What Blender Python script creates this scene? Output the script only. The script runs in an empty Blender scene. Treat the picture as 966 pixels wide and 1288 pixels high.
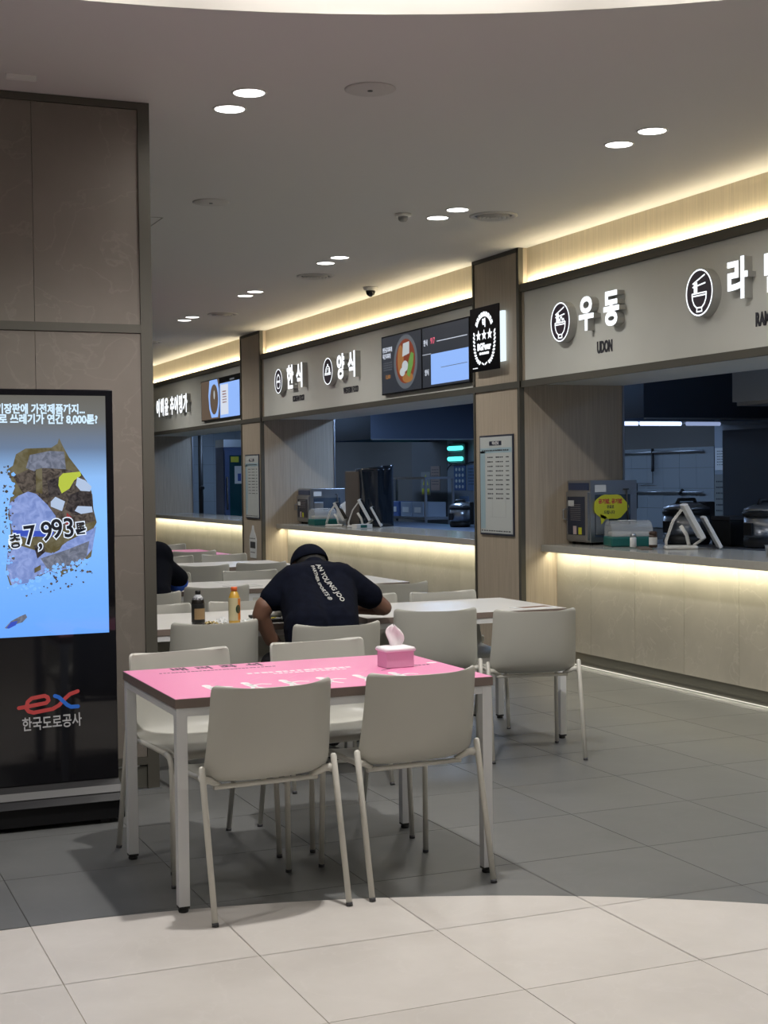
import bpy, bmesh, math, random
from math import sin, cos, pi, sqrt, radians, atan2
from mathutils import Vector, Matrix
random.seed(7)
SC = bpy.context.scene
COL = SC.collection

# ------------------------------------------------------------------ camera
F_PX, YAW, PITCH, ROLL, CAM_H = 1811.712, 0.398208, -0.0239677, -0.01239, 1.46899
fw = Vector((sin(YAW)*cos(PITCH), cos(YAW)*cos(PITCH), sin(PITCH)))
r0 = Vector((cos(YAW), -sin(YAW), 0)); u0 = r0.cross(fw)
rr = r0*cos(ROLL)+u0*sin(ROLL); uu = -r0*sin(ROLL)+u0*cos(ROLL)
cam = bpy.data.cameras.new('camera'); camo = bpy.data.objects.new('camera', cam); COL.objects.link(camo)
cam.sensor_fit = 'VERTICAL'; cam.sensor_height = 24.0; cam.sensor_width = 18.0
cam.lens = F_PX/1288*24.0
cam.clip_start = .05; cam.clip_end = 100
M = Matrix.Identity(4)
for i in range(3):
    M[i][0] = rr[i]; M[i][1] = uu[i]; M[i][2] = -fw[i]
M[0][3] = 0; M[1][3] = 0; M[2][3] = CAM_H
camo.matrix_world = M
SC.camera = camo

# ------------------------------------------------------------------ world, exposure
w = bpy.data.worlds.new('world'); SC.world = w; w.use_nodes = True
w.node_tree.nodes['Background'].inputs[0].default_value = (.80, .86, 1, 1)
w.node_tree.nodes['Background'].inputs[1].default_value = .11
SC.view_settings.view_transform = 'Standard'; SC.view_settings.look = 'None'
SC.view_settings.exposure = 0.13; SC.view_settings.gamma = 1.0
SC.view_settings.use_curve_mapping = False

# ------------------------------------------------------------------ large lights
CEIL = 3.25
DOME = (0.70, 0.99); DR = 4.41; FR_ = 3.83; DZ = 3.47
def area(name, loc, sx, sy, power, color, direction, spread=180):
    l = bpy.data.lights.new(name, 'AREA'); l.shape = 'RECTANGLE'; l.size = sx; l.size_y = sy
    l.energy = power; l.color = color; l.spread = radians(spread)
    o = bpy.data.objects.new(name, l); COL.objects.link(o); o.location = loc
    z = -Vector(direction).normalized(); yy = Vector((0,1,0)); x = yy.cross(z).normalized(); yy = z.cross(x)
    o.rotation_euler = Matrix((x, yy, z)).transposed().to_euler()
    return o
def spot(name, loc, power, color, size=110, blend=.7, rad=.06, target=None):
    l = bpy.data.lights.new(name, 'SPOT'); l.energy = power; l.color = color
    l.spot_size = radians(size); l.spot_blend = blend; l.shadow_soft_size = rad
    o = bpy.data.objects.new(name, l); COL.objects.link(o); o.location = loc
    if target: o.rotation_euler = (Vector(target)-Vector(loc)).to_track_quat('-Z', 'Y').to_euler()
    return o
WARM = (1, .87, .60); NEUT = (1, .965, .93); COOL = (.44, .64, 1)
# ring of spots in the raised round ceiling, the one over the pink table is strongest
for ang in (72, 38, 105, 140, 5, 180, 230, 300):
    a = radians(ang)
    spot('dome_spot', (DOME[0]+3.93*cos(a), DOME[1]+3.93*sin(a), 3.42), 250 if ang == 72 else 75, NEUT, 140 if ang == 72 else 100, .6, .05)
area('dome_soft', (DOME[0], DOME[1], 3.462), 5.9, 5.9, 24, NEUT, (0, 0, -1))  # unseen area lamp added as soft ambient fill
for k in range(18):  # unseen lamps added to brighten the rim of the raised ceiling
    a = radians(20*k+10); c_, s_ = cos(a), sin(a)
    o = area('dome_rim_fill', (DOME[0]+4.14*c_, DOME[1]+4.14*s_, 3.44), .03, 1.3, 2.6, NEUT, (c_, s_, -.35))
    z = -Vector((c_, s_, -.35)).normalized(); y = Vector((-s_, c_, 0)); o.rotation_euler = Matrix((y.cross(z), y, z)).transposed().to_euler()
# led strips hidden behind the top trim and under the counter lips: one per bay
BAYS = [(3.45, 9.986), (10.796, 16.53), (17.335, 23.08)]
for a, b in BAYS:
    n = b-a-.04
    area('cove_light', (5.408, (a+b)/2, 2.972), .02, n, 2.5*n, WARM, (.6, 0, 1))
    area('counter_light', (5.60, (a+b)/2, .862), .03, n, 2.9*n, (1, .93, .68), (.55, 0, -1))
    area('skirting_light', (5.668, (a+b)/2, .012), .006, n, .45*n, (1, .93, .75), (-.6, 0, .8))
# dim bluish kitchen light
for y, pw in ((7.5, 24), (12.0, 25), (15.2, 36), (19.5, 22), (22.6, 24)):
    area('kitchen_light', (7.1 if y < 15 else 7.0, y, 2.50), .3, 1.2, pw, COOL, (0, 0, -1))

# ------------------------------------------------------------------ materials
MATS = {}
def mat(name, color, rough=.5, metal=0.0, emit=0.0, ecol=None, noise=0.0, nscale=8, stretch=(1,1,1), bump=0.0, trans=0.0, alpha=1.0, spec=.5, dark=None):
    if name in MATS: return MATS[name]
    m = bpy.data.materials.new(name); m.use_nodes = True; MATS[name] = m
    nt = m.node_tree; b = nt.nodes['Principled BSDF']
    c = (*color, 1)
    b.inputs['Base Color'].default_value = c; b.inputs['Roughness'].default_value = rough
    b.inputs['Metallic'].default_value = metal; b.inputs['Specular IOR Level'].default_value = spec
    if trans: b.inputs['Transmission Weight'].default_value = trans
    if alpha < 1: b.inputs['Alpha'].default_value = alpha
    if emit:
        b.inputs['Emission Color'].default_value = (*(ecol or color), 1); b.inputs['Emission Strength'].default_value = emit
    if noise or bump:
        tc = nt.nodes.new('ShaderNodeTexCoord'); mp = nt.nodes.new('ShaderNodeMapping'); mp.inputs['Scale'].default_value = stretch
        nz = nt.nodes.new('ShaderNodeTexNoise'); nz.inputs['Scale'].default_value = nscale; nz.inputs['Detail'].default_value = 6
        nt.links.new(tc.outputs['Object'], mp.inputs[0]); nt.links.new(mp.outputs[0], nz.inputs['Vector'])
        if noise:
            mx = nt.nodes.new('ShaderNodeMix'); mx.data_type = 'RGBA'
            d = dark or tuple(x*(1-noise) for x in color)
            mx.inputs['A'].default_value = (*d, 1); mx.inputs['B'].default_value = (*[min(1, x*(1+noise*.5)) for x in color], 1)
            cr = nt.nodes.new('ShaderNodeMapRange'); cr.inputs[1].default_value = .3; cr.inputs[2].default_value = .7
            nt.links.new(nz.outputs['Fac'], cr.inputs[0]); nt.links.new(cr.outputs[0], mx.inputs['Factor'])
            nt.links.new(mx.outputs['Result'], b.inputs['Base Color'])
        if bump:
            bp_ = nt.nodes.new('ShaderNodeBump'); bp_.inputs['Strength'].default_value = bump; bp_.inputs['Distance'].default_value = .01
            nt.links.new(nz.outputs['Fac'], bp_.inputs['Height']); nt.links.new(bp_.outputs[0], b.inputs['Normal'])
    return m
def glow(name, color, strength=1.0):
    if name in MATS: return MATS[name]
    m = mat(name, (0.01, .01, .01), .3, emit=strength, ecol=color); return m
def stone(name, c1, c2, vein, rough=.45, vs_=.3):
    m = mat(name, c1, rough); nt = m.node_tree; b = nt.nodes['Principled BSDF']
    tc = nt.nodes.new('ShaderNodeTexCoord'); nz = nt.nodes.new('ShaderNodeTexNoise'); nz.inputs['Scale'].default_value = 2.2; nz.inputs['Detail'].default_value = 8
    nz.inputs['Roughness'].default_value = .62
    oi = nt.nodes.new('ShaderNodeObjectInfo'); ad = nt.nodes.new('ShaderNodeVectorMath'); ad.operation = 'ADD'
    sc = nt.nodes.new('ShaderNodeVectorMath'); sc.operation = 'SCALE'; sc.inputs['Scale'].default_value = 37
    cb = nt.nodes.new('ShaderNodeCombineXYZ')
    nt.links.new(oi.outputs['Random'], cb.inputs[0]); nt.links.new(cb.outputs[0], sc.inputs[0])
    nt.links.new(tc.outputs['Object'], ad.inputs[0]); nt.links.new(sc.outputs[0], ad.inputs[1])
    nt.links.new(ad.outputs[0], nz.inputs['Vector'])
    mx = nt.nodes.new('ShaderNodeMix'); mx.data_type = 'RGBA'; mx.inputs['A'].default_value = (*c1, 1); mx.inputs['B'].default_value = (*c2, 1)
    mr = nt.nodes.new('ShaderNodeMapRange'); mr.inputs[1].default_value = .35; mr.inputs[2].default_value = .68
    nt.links.new(nz.outputs['Fac'], mr.inputs[0]); nt.links.new(mr.outputs[0], mx.inputs['Factor'])
    n2 = nt.nodes.new('ShaderNodeTexNoise'); n2.inputs['Scale'].default_value = 3.4; n2.inputs['Detail'].default_value = 9; n2.inputs['Distortion'].default_value = .55
    nt.links.new(ad.outputs[0], n2.inputs['Vector'])
    ma = nt.nodes.new('ShaderNodeMath'); ma.operation = 'SUBTRACT'; ma.inputs[1].default_value = .5
    mb_ = nt.nodes.new('ShaderNodeMath'); mb_.operation = 'ABSOLUTE'
    mc = nt.nodes.new('ShaderNodeMapRange'); mc.inputs[1].default_value = 0; mc.inputs[2].default_value = .012; mc.inputs[3].default_value = vs_; mc.inputs[4].default_value = 0
    nt.links.new(n2.outputs['Fac'], ma.inputs[0]); nt.links.new(ma.outputs[0], mb_.inputs[0]); nt.links.new(mb_.outputs[0], mc.inputs[0])
    m2 = nt.nodes.new('ShaderNodeMix'); m2.data_type = 'RGBA'; m2.inputs['B'].default_value = (*vein, 1)
    nt.links.new(mx.outputs['Result'], m2.inputs['A']); nt.links.new(mc.outputs[0], m2.inputs['Factor']); nt.links.new(m2.outputs['Result'], b.inputs['Base Color'])
    return m
m_wood = mat('wood_laminate', (.44, .37, .285), .55, noise=.16, nscale=5, stretch=(22, 22, .5))
m_woodl = mat('wood_band', (.62, .54, .40), .55, noise=.14, nscale=5, stretch=(22, 22, .5))
m_trim = mat('bronze_trim', (.082, .077, .062), .55, .1)
m_board = mat('grey_board', (.60, .605, .56), .6, noise=.03, nscale=3)
m_stone = stone('counter_stone', (.36, .335, .28), (.43, .40, .335), (.52, .49, .42), .45, .42)
m_stonel = stone('wall_stone', (.165, .145, .122), (.195, .172, .148), (.24, .215, .185), .65, .45)
m_plaster = mat('ceiling_plaster', (.62, .61, .60), .8)
m_dome = mat('dome_plaster', (.80, .77, .72), .8)
m_tileg = stone('grey_floor_tile', (.112, .115, .114), (.135, .138, .135), (.150, .153, .15), .42, .25)
m_tileb = stone('beige_floor_tile', (.53, .50, .465), (.60, .57, .535), (.63, .60, .57), .42, .25)
m_grout = mat('grout', (.13, .125, .115), .8)
m_top = mat('counter_top', (.40, .39, .35), .16, noise=.04, nscale=40)
m_skirt = mat('skirting_metal', (.16, .155, .13), .28, .6)
m_led = glow('led_strip', (1, .93, .74), 1.6)
m_lamp = glow('lamp_disc', (1, .98, .95), 6)
m_shell = mat('chair_plastic', (.46, .455, .41), .42, noise=.03, nscale=2)
m_leg = mat('chair_paint', (.60, .585, .53), .35)
m_tleg = mat('table_paint', (.64, .65, .66), .35)
m_black = mat('black_rubber', (.012, .012, .012), .5)
m_white = mat('white_plastic', (.72, .72, .70), .35)
m_tabw = mat('white_laminate', (.66, .65, .62), .3, noise=.03, nscale=6)
m_edge = mat('brown_edge', (.18, .14, .12), .5)
m_pink = mat('pink_print', (.78, .26, .46), .32)
m_steel = mat('stainless', (.45, .47, .50), .28, .9)
m_steeld = mat('brushed_steel_dark', (.12, .15, .21), .38, .7)
m_blackg = mat('black_gloss', (.006, .006, .008), .06)
m_dgrey = mat('dark_grey', (.05, .05, .055), .5)
m_bsatin = mat('black_satin', (.006,.006,.007), .45, spec=.3)
m_red = mat('red_ink', (.55, .06, .05), .5); m_ink = mat('dark_ink', (.03, .03, .04), .6)
m_blue = mat('blue_ink', (.04, .09, .35), .5); m_wink = mat('white_ink', (.8, .8, .8), .5)
m_ktile = mat('kitchen_tile', (.29, .325, .35), .25)
m_kwall = mat('kitchen_panel', (.30, .34, .40), .5)
m_paper = mat('paper', (.70, .72, .72), .6)
m_teal = mat('teal_plastic', (.01, .115, .10), .4)
m_clear = mat('clear_plastic', (.75, .78, .78), .12, alpha=.32)
m_yel = mat('yellow_card', (.62, .62, .03), .5)
m_navy = mat('navy_cloth', (.0045, .006, .013), .95, noise=.3, nscale=30, spec=.08)
m_skin = mat('skin', (.17, .085, .055), .55)
m_hair = mat('hair', (.008, .007, .006), .7)
m_trouser = mat('dark_trousers', (.012, .012, .016), .9)

# ------------------------------------------------------------------ mesh helpers
class MB:
    def __init__(s): s.v = []; s.f = []; s.m = []; s.xf = None; s.mi = 0; s.sm = []; s.smooth = False
    def add(s, vs, fs):
        n = len(s.v)
        s.v += [tuple(s.xf(*p)) if s.xf else tuple(p) for p in vs]
        for f in fs: s.f.append(tuple(n+i for i in f)); s.m.append(s.mi); s.sm.append(s.smooth)
        return s
    def box(s, x0, x1, y0, y1, z0, z1):
        return s.add([(x0,y0,z0),(x1,y0,z0),(x1,y1,z0),(x0,y1,z0),(x0,y0,z1),(x1,y0,z1),(x1,y1,z1),(x0,y1,z1)],
              [(0,3,2,1),(4,5,6,7),(0,1,5,4),(1,2,6,5),(2,3,7,6),(3,0,4,7)])
    def ring(s, rings, caps=True, closed=True):
        k = len(rings[0]); vs = [p for r in rings for p in r]; fs = []
        for i in range(len(rings)-1):
            for j in range(k if closed else k-1):
                a = i*k+j; b = i*k+(j+1) % k; fs.append((a, b, b+k, a+k))
        o = s.smooth; s.smooth = True; s.add(vs, fs); s.smooth = o
        if caps:
            n = len(s.v)-len(vs)
            for f in (tuple(range(k-1, -1, -1)), tuple((len(rings)-1)*k+j for j in range(k))):
                s.f.append(tuple(n+i for i in f)); s.m.append(s.mi); s.sm.append(False)
        return s
    def tube(s, pts, r, n=10, caps=True):
        pts = [Vector(p) for p in pts]; rs = r if isinstance(r, (list, tuple)) else [r]*len(pts); out = []
        d = (pts[1]-pts[0]).normalized(); up = Vector((0,0,1)) if abs(d.z) < .9 else Vector((0,1,0))
        a = d.cross(up).normalized(); 
        for i, p in enumerate(pts):
            if i == 0: t = pts[1]-pts[0]
            elif i == len(pts)-1: t = pts[-1]-pts[-2]
            else: t = (pts[i+1]-p).normalized()+(p-pts[i-1]).normalized()
            t.normalize(); a = (a-t*a.dot(t)).normalized(); b = t.cross(a)
            out.append([tuple(p+(a*cos(2*pi*k/n)+b*sin(2*pi*k/n))*rs[i]) for k in range(n)])
        return s.ring(out, caps)
    def lathe(s, prof, c=(0,0,0), n=20, caps=True):
        return s.ring([[(c[0]+r*cos(2*pi*k/n), c[1]+r*sin(2*pi*k/n), c[2]+z) for k in range(n)] for r, z in prof], caps)
    def poly(s, pts, z0=0, z1=.001):
        # prism of a 2D outline (counter-clockwise), extruded along local z
        A = sum(pts[i][0]*pts[(i+1) % len(pts)][1]-pts[(i+1) % len(pts)][0]*pts[i][1] for i in range(len(pts)))
        if A < 0: pts = pts[::-1]
        n = len(pts)
        return s.add([(x,y,z0) for x,y in pts]+[(x,y,z1) for x,y in pts],
              [tuple(range(n-1,-1,-1)), tuple(range(n, 2*n))]+[(i,(i+1) % n,(i+1) % n+n,i+n) for i in range(n)])
    def stroke(s, pts, wd, z0=0, z1=.001):
        for i_, ((x0,y0),(x1,y1)) in enumerate(zip(pts[:-1], pts[1:])):
            d = Vector((x1-x0, y1-y0)); L = d.length
            if L < 1e-9: continue
            a = atan2(d.y, d.x); q = []
            for k in range(7): t = a+pi/2+pi*k/6; q.append((x0+wd/2*cos(t), y0+wd/2*sin(t)))
            for k in range(7): t = a-pi/2+pi*k/6; q.append((x1+wd/2*cos(t), y1+wd/2*sin(t)))
            s.poly(q, z0, z1+i_*2.5e-5)
        return s
    def ellipse(s, cx, cy, rx, ry, z0=0, z1=.001, n=28):
        return s.poly([(cx+rx*cos(2*pi*k/n), cy+ry*sin(2*pi*k/n)) for k in range(n)], z0, z1)
    def annulus(s, cx, cy, rx, ry, wd, z0=0, z1=.001, n=32):
        for k in range(n):
            a, b = 2*pi*k/n, 2*pi*(k+1)/n
            s.poly([(cx+rx*cos(a), cy+ry*sin(a)), (cx+rx*cos(b), cy+ry*sin(b)), (cx+(rx-wd)*cos(b), cy+(ry-wd)*sin(b)), (cx+(rx-wd)*cos(a), cy+(ry-wd)*sin(a))], z0, z1)
        return s
    def mesh(s, name):
        me = bpy.data.meshes.new(name); me.from_pydata(s.v, [], s.f); me.validate(); me.update()
        if len(me.polygons) == len(s.f):
            for p, mi, sm in zip(me.polygons, s.m, s.sm): p.material_index = mi; p.use_smooth = sm
        return me
    def build(s, name, m, parent=None, bevel=0, kind=None, loc=None):
        me = s.mesh(name)
        for mm in (m if isinstance(m, (list, tuple)) else [m]): me.materials.append(mm)
        return link(name, me, parent, bevel, kind, loc)
def link(name, me, parent=None, bevel=0, kind=None, loc=None):
    if name in ('small_print','print','fragment_picture','rack_lines','notice_print','door_sticker'): kind = 'stuff'
    o = bpy.data.objects.new(name, me); COL.objects.link(o); o.parent = parent
    if bevel:
        b = o.modifiers.new('bevel', 'BEVEL'); b.width = bevel; b.segments = 2; b.limit_method = 'ANGLE'
    if kind: o['kind'] = kind
    if loc: o.location = loc
    return o
def B(x0,x1,y0,y1,z0,z1): return MB().box(x0,x1,y0,y1,z0,z1)
def tag(o, label, cat, group=None):
    o['label'] = label; o['category'] = cat
    if group: o['group'] = group
    return o
def thing(name, label, cat, loc=(0,0,0), rz=0, group=None):
    o = bpy.data.objects.new(name, None); COL.objects.link(o); o.empty_display_size = .1
    o.location = loc; o.rotation_euler = (0,0,radians(rz)); return tag(o, label, cat, group)
def struct(name, label=None):
    o = bpy.data.objects.new(name, None); COL.objects.link(o); o['kind'] = 'structure'
    if label: o['label'] = label
    return o
def copy_tree(root, loc, rz, label, group=None):
    def cp(o, p):
        c = o.copy(); COL.objects.link(c); c.parent = p
        for ch in KIDS.get(o.name, ()): cp(ch, c)
        return c
    r = cp(root, None); r.location = loc; r.rotation_euler = (0,0,radians(rz)); r['label'] = label
    if group: r['group'] = group
    return r
KIDS = {}
def index_kids(root):
    def rec(o):
        k = [c for c in bpy.data.objects if c.parent == o]; KIDS[o.name] = k
        for c in k: rec(c)
    rec(root)
# planes for flat work: a = rightwards, b = up, c = out towards the viewer
def face_x(x, y, z): return lambda a, b, c: (x-c, y-a, z+b)      # on a wall facing -X
def face_y(x, y, z): return lambda a, b, c: (x+a, y-c, z+b)      # on a wall facing -Y
def face_z(x, y, z): return lambda a, b, c: (x+a, y+b, z+c)
def art(xf): m = MB(); m.xf = xf; return m
TXT = {}
def text_geo(body, size, bold=0.0, depth=.001, squeeze=1.0, align='CENTER', shear=0):
    key = (body, size, bold, depth, squeeze, align, shear)
    if key in TXT: return TXT[key]
    cu = bpy.data.curves.new('lettering', 'FONT'); cu.body = body; cu.size = size; cu.extrude = depth/2; cu.offset = bold
    cu.align_x = align; cu.align_y = 'CENTER'; cu.resolution_u = 4; cu.shear = shear
    o = bpy.data.objects.new('lettering', cu); COL.objects.link(o)
    bpy.context.view_layer.update()
    me = bpy.data.meshes.new_from_object(o.evaluated_get(bpy.context.evaluated_depsgraph_get()))
    vs = [(v.co.x*squeeze, v.co.y, v.co.z+depth/2) for v in me.vertices]; fs = [tuple(p.vertices) for p in me.polygons]
    bpy.data.objects.remove(o); bpy.data.curves.remove(cu); bpy.data.meshes.remove(me)
    TXT[key] = (vs, fs); return TXT[key]
def text(name, body, size, m, xf, parent=None, bold=0.0, depth=.001, squeeze=1.0, align='CENTER', rot=0, off=(0,0,0), shear=0):
    vs, fs = text_geo(body, size, bold, depth, squeeze, align, shear)
    c, s_ = cos(radians(rot)), sin(radians(rot)); mb = art(xf)
    mb.add([(x*c-y*s_+off[0], x*s_+y*c+off[1], z+off[2]) for x, y, z in vs], fs)
    return mb.build(name, m, parent)
def scribble(mb, x0, x1, y, h, n, z0=0, z1=.0006, rnd=random):
    # illegible small print: short separate bars
    x = x0; step = (x1-x0)/n
    for i in range(n):
        w_ = step*rnd.uniform(.55, .85)
        mb.poly([(x, y-h/2), (x+w_, y-h/2), (x+w_, y+h/2*rnd.uniform(.6, 1)), (x, y+h/2)], z0, z1); x += step

# ------------------------------------------------------------------ floor
X0, Y0, T = .740, 4.216, .6
m_fl = mat('floor_bed', (.15, .148, .14), .7)
nt = m_fl.node_tree; bs = nt.nodes['Principled BSDF']
tc = nt.nodes.new('ShaderNodeTexCoord'); br = nt.nodes.new('ShaderNodeTexBrick')
br.offset = 0; br.squash = 1; br.inputs['Color1'].default_value = (.112,.115,.114,1); br.inputs['Color2'].default_value = (.128,.131,.128,1)
br.inputs['Mortar'].default_value = (.08,.08,.075,1); br.inputs['Scale'].default_value = 1; br.inputs['Mortar Size'].default_value = .002
br.inputs['Brick Width'].default_value = .6; br.inputs['Row Height'].default_value = .6
mp = nt.nodes.new('ShaderNodeMapping'); mp.inputs['Location'].default_value = (-X0+.6, -Y0+.6*8-.0, 0)
nt.links.new(tc.outputs['Object'], mp.inputs[0]); nt.links.new(mp.outputs[0], br.inputs['Vector']); 
vd = nt.nodes.new('ShaderNodeVectorMath'); vd.operation = 'DISTANCE'; vd.inputs[1].default_value = (DOME[0], DOME[1], 0)
sx = nt.nodes.new('ShaderNodeVectorMath'); sx.operation = 'MULTIPLY'; sx.inputs[1].default_value = (1,1,0)
nt.links.new(tc.outputs['Object'], sx.inputs[0]); nt.links.new(sx.outputs[0], vd.inputs[0])
lt = nt.nodes.new('ShaderNodeMath'); lt.operation = 'LESS_THAN'; lt.inputs[1].default_value = FR_
nt.links.new(vd.outputs['Value'], lt.inputs[0])
mx = nt.nodes.new('ShaderNodeMix'); mx.data_type = 'RGBA'; mx.inputs['B'].default_value = (.56,.52,.47,1)
nt.links.new(br.outputs['Color'], mx.inputs['A']); nt.links.new(lt.outputs[0], mx.inputs['Factor']); nt.links.new(mx.outputs['Result'], bs.inputs['Base Color'])
floor = B(-6, 9.0, -6, 25, -.12, -.003).build('floor', m_fl); floor['kind'] = 'structure'
def project(p):
    d = Vector(p)-Vector((0,0,CAM_H)); z = d.dot(fw)
    if z < .2: return (-9999, -9999)
    return (483+F_PX*d.dot(rr)/z, 644-F_PX*d.dot(uu)/z)
g = .0016
tile_me = {}
def tile_mesh(key, w_, d_):
    k = (key, round(w_,4), round(d_,4))
    if k not in tile_me:
        me = B(-w_/2+g, w_/2-g, -d_/2+g, d_/2-g, -.003, 0).mesh('tile'); me.materials.append(m_tileg if key == 'g' else m_tileb); tile_me[k] = me
    return tile_me[k]
for i in range(-3, 9):
    for j in range(-3, 14):
        xa, ya = X0+T*i, Y0+T*j; xb, yb = min(xa+T, 5.66), ya+T
        px = [project((x, y, 0)) for x in (xa, xb) for y in (ya, yb)]
        if max(p[0] for p in px) < -40 or min(p[0] for p in px) > 1010 or min(p[1] for p in px) > 1340 or xb-xa < .02: continue
        ins = [((x-DOME[0])**2+(y-DOME[1])**2) < FR_**2 for x in (xa, xb) for y in (ya, yb)]
        cxm, cym = (xa+xb)/2, (ya+yb)/2
        top_in = DOME[1]+sqrt(max(0, FR_**2-min(max(DOME[0], xa), xb)**2*0-(min(max(DOME[0], xa), xb)-DOME[0])**2)) > ya
        if all(ins): link('tile', tile_mesh('b', xb-xa, yb-ya), floor, loc=(cxm, cym, 0)); continue
        if not any(ins) and not top_in: link('tile', tile_mesh('g', xb-xa, yb-ya), floor, loc=(cxm, cym, 0)); continue
        N = 24
        for key in 'bg':
            mb = MB(); xs = [xa+g+(xb-xa-2*g)*k/N for k in range(N+1)]
            for x_, xn in zip(xs[:-1], xs[1:]):
                q = []
                for x in (x_, xn):
                    yc = DOME[1]+sqrt(max(0, FR_**2-(x-DOME[0])**2)); yc = min(max(yc, ya+g), yb-g)
                    q.append((ya+g, yc-.0006) if key == 'b' else (yc+.0006, yb-g))
                if q[0][1]-q[0][0] < .002 and q[1][1]-q[1][0] < .002: continue
                mb.box(x_-cxm, xn-cxm, 0, 0, -.003, 0) if False else None
                lo0, hi0 = q[0]; lo1, hi1 = q[1]; hi0 = max(hi0, lo0); hi1 = max(hi1, lo1)
                mb.add([(x_-cxm, lo0-cym, 0), (xn-cxm, lo1-cym, 0), (xn-cxm, hi1-cym, 0), (x_-cxm, hi0-cym, 0)], [(0,1,2,3)])
            if mb.f: mb.build('tile', m_tileb if key == 'b' else m_tileg, floor, loc=(cxm, cym, 0))

# ------------------------------------------------------------------ ceiling
mb = MB(); N = 128; RX = (-6, 9.0, -6, 25)
def to_rect(a):
    c, s_ = cos(a), sin(a); t = 1e9
    if c > 1e-9: t = min(t, (RX[1]-DOME[0])/c)
    if c < -1e-9: t = min(t, (RX[0]-DOME[0])/c)
    if s_ > 1e-9: t = min(t, (RX[3]-DOME[1])/s_)
    if s_ < -1e-9: t = min(t, (RX[2]-DOME[1])/s_)
    return (DOME[0]+t*c, DOME[1]+t*s_)
angs = sorted([2*pi*k/N for k in range(N)]+[atan2(y-DOME[1], x-DOME[0]) % (2*pi) for x in RX[:2] for y in RX[2:]])
ri = []; 
for a in angs:
    x, y = DOME[0]+DR*cos(a), DOME[1]+DR*sin(a); X, Y = to_rect(a)
    ri.append([(x,y,DZ),(x,y,CEIL),(X,Y,CEIL),(X,Y,CEIL+.5)])
n = len(angs)
for k in range(n):
    a, b = ri[k], ri[(k+1) % n]
    mb.smooth = False
    mb.add([a[1],b[1],b[2],a[2]], [(0,3,2,1) if False else (0,1,2,3)])
ceil = mb.build('ceiling', m_plaster); ceil['kind'] = 'structure'
mb = MB()
for k in range(n):
    a, b = ri[k], ri[(k+1) % n]; mb.smooth = True; mb.add([a[0],b[0],b[1],a[1]], [(0,1,2,3)])
mb.smooth = False; mb.add([r[0] for r in ri], [tuple(range(n))])
mb.build('raised_ceiling', m_dome, ceil)
# ceiling hatch outline
mb = MB()
for (x0,x1,y0,y1) in ((2.02,2.45,9.62,9.628),(2.02,2.45,10.05,10.058),(2.02,2.028,9.62,10.058),(2.442,2.45,9.62,10.058)): mb.box(x0,x1,y0,y1,CEIL-.002,CEIL+.001)
mb.build('access_hatch_seam', mat('seam', (.25,.25,.24), .8), ceil)

# ------------------------------------------------------------------ outer walls, kitchen shell
def swall(name, m, *b): o = B(*b).build(name, m); o['kind'] = 'structure'; return o
swall('wall_back', m_board, -6.1, 9, -6.1, -6, 0, 3.7)
swall('wall_left', m_board, -6.1, -6, -6, 25, 0, 3.7)
swall('wall_far', m_board, -6, 9, 25, 25.1, 0, 3.7)
KX = 8.6
kw = swall('wall_kitchen', m_grout, KX+.012, KX+.2, 0, 25, 0, 3.3)
we = swall('wall_kitchen_end', m_grout, 6.3, KX, 24.512, 24.7, 0, 3.3)
me = B(g, .20-g, 0, .012, g, .322-g).mesh('tile'); me.materials.append(m_ktile)
for a in range(11):
    for b in range(8): link('tile', me, we, loc=(6.475+.2*a, 24.5, .12+.322*b))
# kitchen wall tiles, those seen through the three openings
def ktiles(y0, y1, z0, z1, ty, tz):
    me = B(0, .012, g, ty-g, g, tz-g).mesh('tile'); me.materials.append(m_ktile)
    ny = int((y1-y0)/ty); nz = int((z1-z0)/tz)
    for a in range(ny):
        for b in range(nz): link('tile', me, kw, loc=(KX, y0+a*ty, z0+b*tz))
ktiles(11.95, 14.35, .90, 1.95, .30, .105*2)
B(KX, KX+.012, 0, 11.94, 0, 3.0).build('wall_panel', m_kwall, kw)
B(KX, KX+.012, 14.36, 19.19, 0, 3.0).build('wall_panel', m_kwall, kw)

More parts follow.
